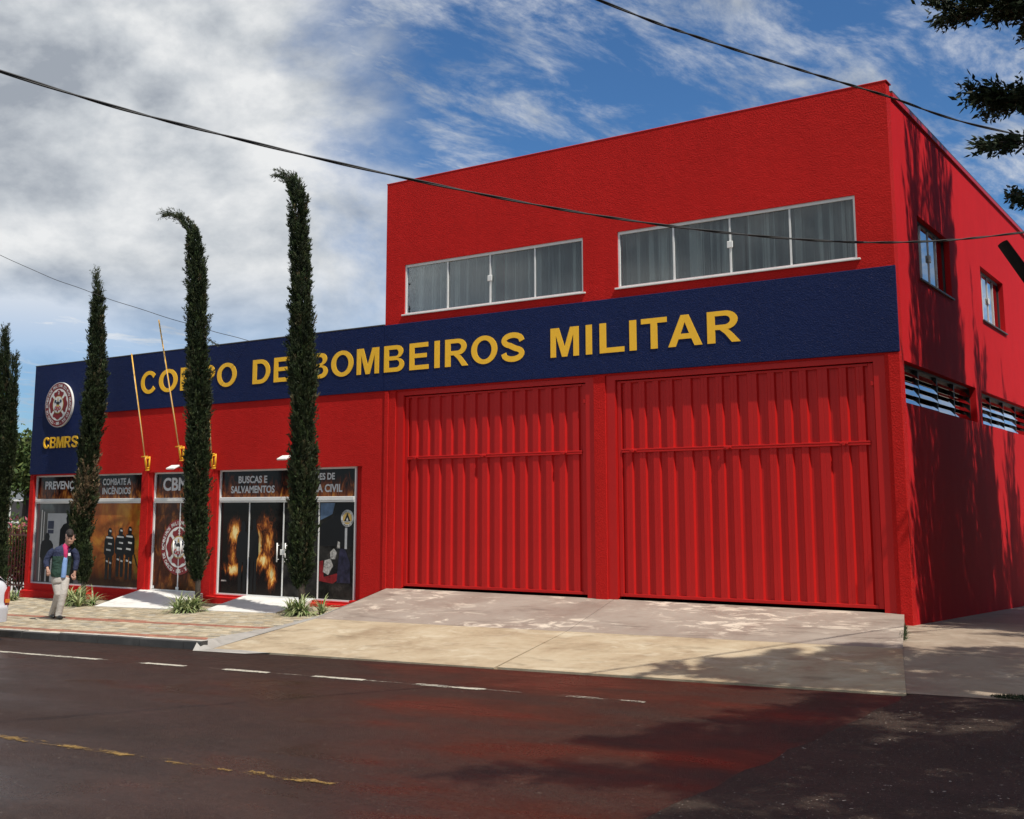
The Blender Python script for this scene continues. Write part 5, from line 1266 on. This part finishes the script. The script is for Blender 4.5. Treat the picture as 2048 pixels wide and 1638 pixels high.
flesh('shirt', [([(.135, -.080, .755), (.142, -.084, .84), (.148, -.086, .98), (.155, -.084, 1.08), (.155, -.076, 1.15)], [.048, .050, .050, .046, .036], [.040, .042, .042, .040, .032])], MAT['shirt'], .009, 1)
flesh('polo_collar', [([(.155, -.085, 1.11), (.152, -.082, 1.18), (.140, -.062, 1.25), (.130, -.03, 1.31), (.150, -.022, 1.345)], [.030, .044, .056, .064, .060], [.034, .046, .058, .062, .058])], MAT['polo'], .008, 1)
flesh('jacket_collar', [([(.052, -.105, 1.215), (.028, -.06, 1.28), (.05, .02, 1.335), (.105, .055, 1.35), (.172, .045, 1.33), (.205, -.02, 1.28), (.20, -.08, 1.215)], [.016, .022, .026, .027, .026, .022, .016], [.016, .022, .026, .027, .026, .022, .016])], MAT['sleeve'], .008, 1)
flesh('trousers', [([(.045, .0, .80), (.05, .0, .72), (.055, .0, .66)], [.150, .155, .15], [.115, .12, .11]),
                   ([(-.025, .0, .74), (.02, -.035, .60), (.055, -.06, .465), (-.015, .02, .28), (-.100, .105, .10), (-.110, .115, .065)], [.098, .088, .074, .066, .060, .064], [.10, .088, .076, .068, .064, .07]),
                   ([(.125, .02, .74), (.135, -.02, .60), (.138, -.05, .46), (.105, -.045, .27), (.070, -.03, .10), (.066, -.028, .055)], [.090, .082, .070, .064, .060, .064], [.088, .082, .072, .066, .064, .07])], MAT['trouser'], .012, 2)
flesh('shoe', [([(-.150, .14, .055), (-.112, .10, .055), (-.065, .05, .042), (-.035, .02, .034)], [.036, .044, .044, .028], [.045, .042, .034, .026])], MAT['shoe'], .009, 2)
flesh('shoe', [([(.03, .0, .055), (.07, -.04, .05), (.125, -.085, .040), (.168, -.12, .032)], [.036, .044, .044, .028], [.045, .042, .034, .026])], MAT['shoe'], .009, 2)
flesh('hair', [head([(.095, .055, 1.40), (.100, .06, 1.47), (.128, .015, 1.525), (.160, -.045, 1.535), (.188, -.100, 1.495), (.204, -.130, 1.455)], [.055, .080, .082, .076, .066, .040], [.06, .085, .092, .095, .090, .068]),
               head([(.090, -.01, 1.49), (.082, -.03, 1.44), (.083, -.035, 1.405)], [.030, .022, .012], [.05, .04, .025]), head([(.235, .0, 1.50), (.252, -.015, 1.44)], [.028, .014], [.055, .035])], MAT['hair'], .008, 1)
m = MB(); M = Matrix.Translation(W(.232, -.100, 1.175)) @ Matrix.Rotation(YAW+.35, 4, 'Z'); m.cbox(-.022, .022, -.004, .004, -.026, .026, .002, M); m.build('badge', MAT['white'], man)

for a_, b_ in (((.150, -.128, 1.432), (.180, -.142, 1.430)), ((.212, -.140, 1.430), (.240, -.118, 1.432))):
    a_ = hs(a_); b_ = hs(b_); m = MB(); m.tube([W(*a_), W(*b_)], .0065, 6); m.build('eyebrow', MAT['hair'], man, True)
    m = MB(); m.tube([W(a_[0], a_[1]+.006, a_[2]-.024), W(b_[0], b_[1]+.006, b_[2]-.024)], .006, 6); m.build('eye', MAT['black'], man, True)
# ------------------------------------------------------------------ parked car
CX, CY = -12.86, -5.50   # rear kerb-side corner; the car points down the street (-x), kerb on its right
CZ = z_road(-15, -6.3)
car = thing('parked_car', (-15, -6.3, CZ), 'silver white hatchback parked at the kerb, its tail at the left picture edge', 'car')
MAT['car_paint'] = simple('silver_paint', (.62, .63, .65), .3, .03, coat=.6); MAT['tail'] = simple('red_lens', (.45, .012, .012), .15, .1, coat=.5); MAT['car_glass'] = simple('car_glass', (.012, .014, .016), .05, .1)
MAT['amber'] = simple('amber_lens', (.6, .2, .02), .2, .05)
def car_pt(l, w, h):   # l metres forward of the tail, w from kerb side inwards (0..1.64), h above road
    return Vector((CX-l, CY-w, z_road(CX-l, CY-w)+h))
PROF = [(.00, .42, .62), (.03, .28, .92), (.10, .24, 1.02), (.45, .22, 1.06), (1.2, .21, 1.04), (2.4, .21, .98), (2.9, .22, .95), (3.5, .24, .86), (3.8, .28, .72), (3.9, .36, .56)]
def ring_(l, lo, hi, inset):
    c = .09; o = inset
    return [(o+c, lo), (1.64-o-c, lo), (1.64-o, lo+c), (1.64-o+.0, (lo+hi)/2), (1.64-o-.03, hi-.10), (1.64-o-.12, hi), (o+.12, hi), (o+.03, hi-.10), (o, (lo+hi)/2), (o, lo+c)], l
m = MB(); prev = None; n = 10
for i, (l, lo, hi) in enumerate(PROF):
    inset = .10 if i in (0, 9) else (.04 if i in (1, 8) else (.015 if i in (2, 7) else 0))
    rg, _ = ring_(l, lo, hi, inset); b = len(m.v); m.v += [tuple(car_pt(l, w, h)) for w, h in rg]
    if prev is not None: m.f += [(prev+k, prev+(k+1) % n, b+(k+1) % n, b+k) for k in range(n)]
    prev = b
m.f += [tuple(range(n-1, -1, -1)), tuple(prev+k for k in range(n))]; m.mi = [0]*len(m.f)
o = m.build('body', MAT['car_paint'], car, True); s = o.modifiers.new('Subsurf', 'SUBSURF'); s.levels = 2; s.render_levels = 2
m = MB(); prev = None
for l, hi, ins in ((.10, 1.00, .10), (.62, 1.38, .22), (1.0, 1.44, .25), (1.8, 1.44, .25), (2.15, 1.38, .23), (2.95, .94, .10)):
    b = len(m.v); m.v += [tuple(car_pt(l, w, h)) for w, h in ((.05, .93), (ins-.03, hi-.08), (ins+.08, hi), (1.64-ins-.08, hi), (1.64-ins+.03, hi-.08), (1.59, .93))]
    if prev is not None:
        m.f += [(prev+k, prev+k+1, b+k+1, b+k) for k in range(5)]; m.mi += [0]*5
    prev = b
o = m.build('cabin', MAT['car_paint'], car, True)
def quad(name, P, mat, parent=car):
    m = MB(); m.add([car_pt(*p) for p in P], [(0,1,2,3)]); return m.build(name, mat, parent)
quad('rear_window', [(.155, .30, 1.045), (.155, 1.34, 1.045), (.585, 1.26, 1.36), (.585, .38, 1.36)], MAT['car_glass']).location = (.02, 0, .02)
for a, b in ((.62, 1.25), (1.30, 2.10)):
    quad('side_window', [(a, .08, 1.02), (b+.2*(b > 2), .075, .99), (b, .20, 1.32), (a+.08, .20, 1.32)], MAT['car_glass']).location = (0, .02, .01)
quad('windscreen', [(2.22, .30, 1.34), (2.22, 1.34, 1.34), (2.82, 1.46, 1.02), (2.82, .18, 1.02)], MAT['car_glass']).location = (-.03, 0, .02)
m = MB()
P = [car_pt(l, w, h) for l, w, h in ((.30, .0, .30), (.10, .015, .30), (-.03, .12, .30), (-.06, .5, .30), (-.06, 1.14, .30), (-.03, 1.52, .30), (.10, 1.625, .30), (.30, 1.64, .30))]
m.v = [tuple(p+Vector((0, 0, q))) for q in (0, .10, .20, .26) for p in P]; k = 8
for r_ in range(3): m.f += [(r_*k+i, r_*k+i+1, (r_+1)*k+i+1, (r_+1)*k+i) for i in range(k-1)]
m.f += [tuple(3*k+i for i in range(k))]; m.mi = [0]*len(m.f)
m.build('bumper', MAT['car_paint'], car, True)
for sgn, w0 in ((1, .0), (-1, 1.64)):
    m = MB(); A_ = [car_pt(l, w0+sgn*w, h) for h, e in ((.56, .03), (.62, 0), (.76, 0), (.86, .05)) for l, w in ((.20-e, .0), (.07, .012), (.012, .055), (.005, .15-e))]
    m.v = [tuple(p) for p in A_]; 
    for r_ in range(3):
        m.f += [(r_*4+i, r_*4+i+1, r_*4+i+5, r_*4+i+4) for i in range(3)]
    m.mi = [0]*len(m.f); o = m.build('tail_light', MAT['tail'], car, True)
    m = MB(); m.add([car_pt(-.012, w0+sgn*a, h) for a, h in ((.06, .60), (.14, .60), (.14, .66), (.06, .66))], [(0,1,2,3)]); m.build('indicator', MAT['amber'], o)
    m = MB(); m.add([car_pt(3.86, w0+sgn*a, h) for a, h in ((.12, .58), (.42, .58), (.40, .72), (.14, .72))], [(0,1,2,3)]); m.build('headlight', MAT['alu'], car)
for l in (.68, 3.15):
    for w in (.02, 1.46):
        wl_ = MB(); c0, c1 = car_pt(l, w, .295), car_pt(l, w+.17, .295)
        prof = [(0, .20), (0, .27), (.02, .295), (.15, .295), (.17, .27), (.17, .20)]; n = 28
        for i in range(n):
            th = 2*math.pi*i/n
            for q, r_ in prof: wl_.v.append((c0.x+r_*math.cos(th), c0.y-q, c0.z+r_*math.sin(th)))
        k = len(prof); wl_.f = [(i*k+j, i*k+j+1, ((i+1) % n)*k+j+1, ((i+1) % n)*k+j) for i in range(n) for j in range(k-1)]; wl_.mi = [0]*len(wl_.f)
        ty = wl_.build('wheel', MAT['rubber'], car, True)
        rm = MB(); rm.tube([(c0.x, c0.y-.012, c0.z), (c0.x, c0.y-.155, c0.z)], .2, 24); rm.tube([(c0.x, c0.y-.004, c0.z), (c0.x, c0.y-.166, c0.z)], .06, 12); rm.build('rim', MAT['chrome'], ty)
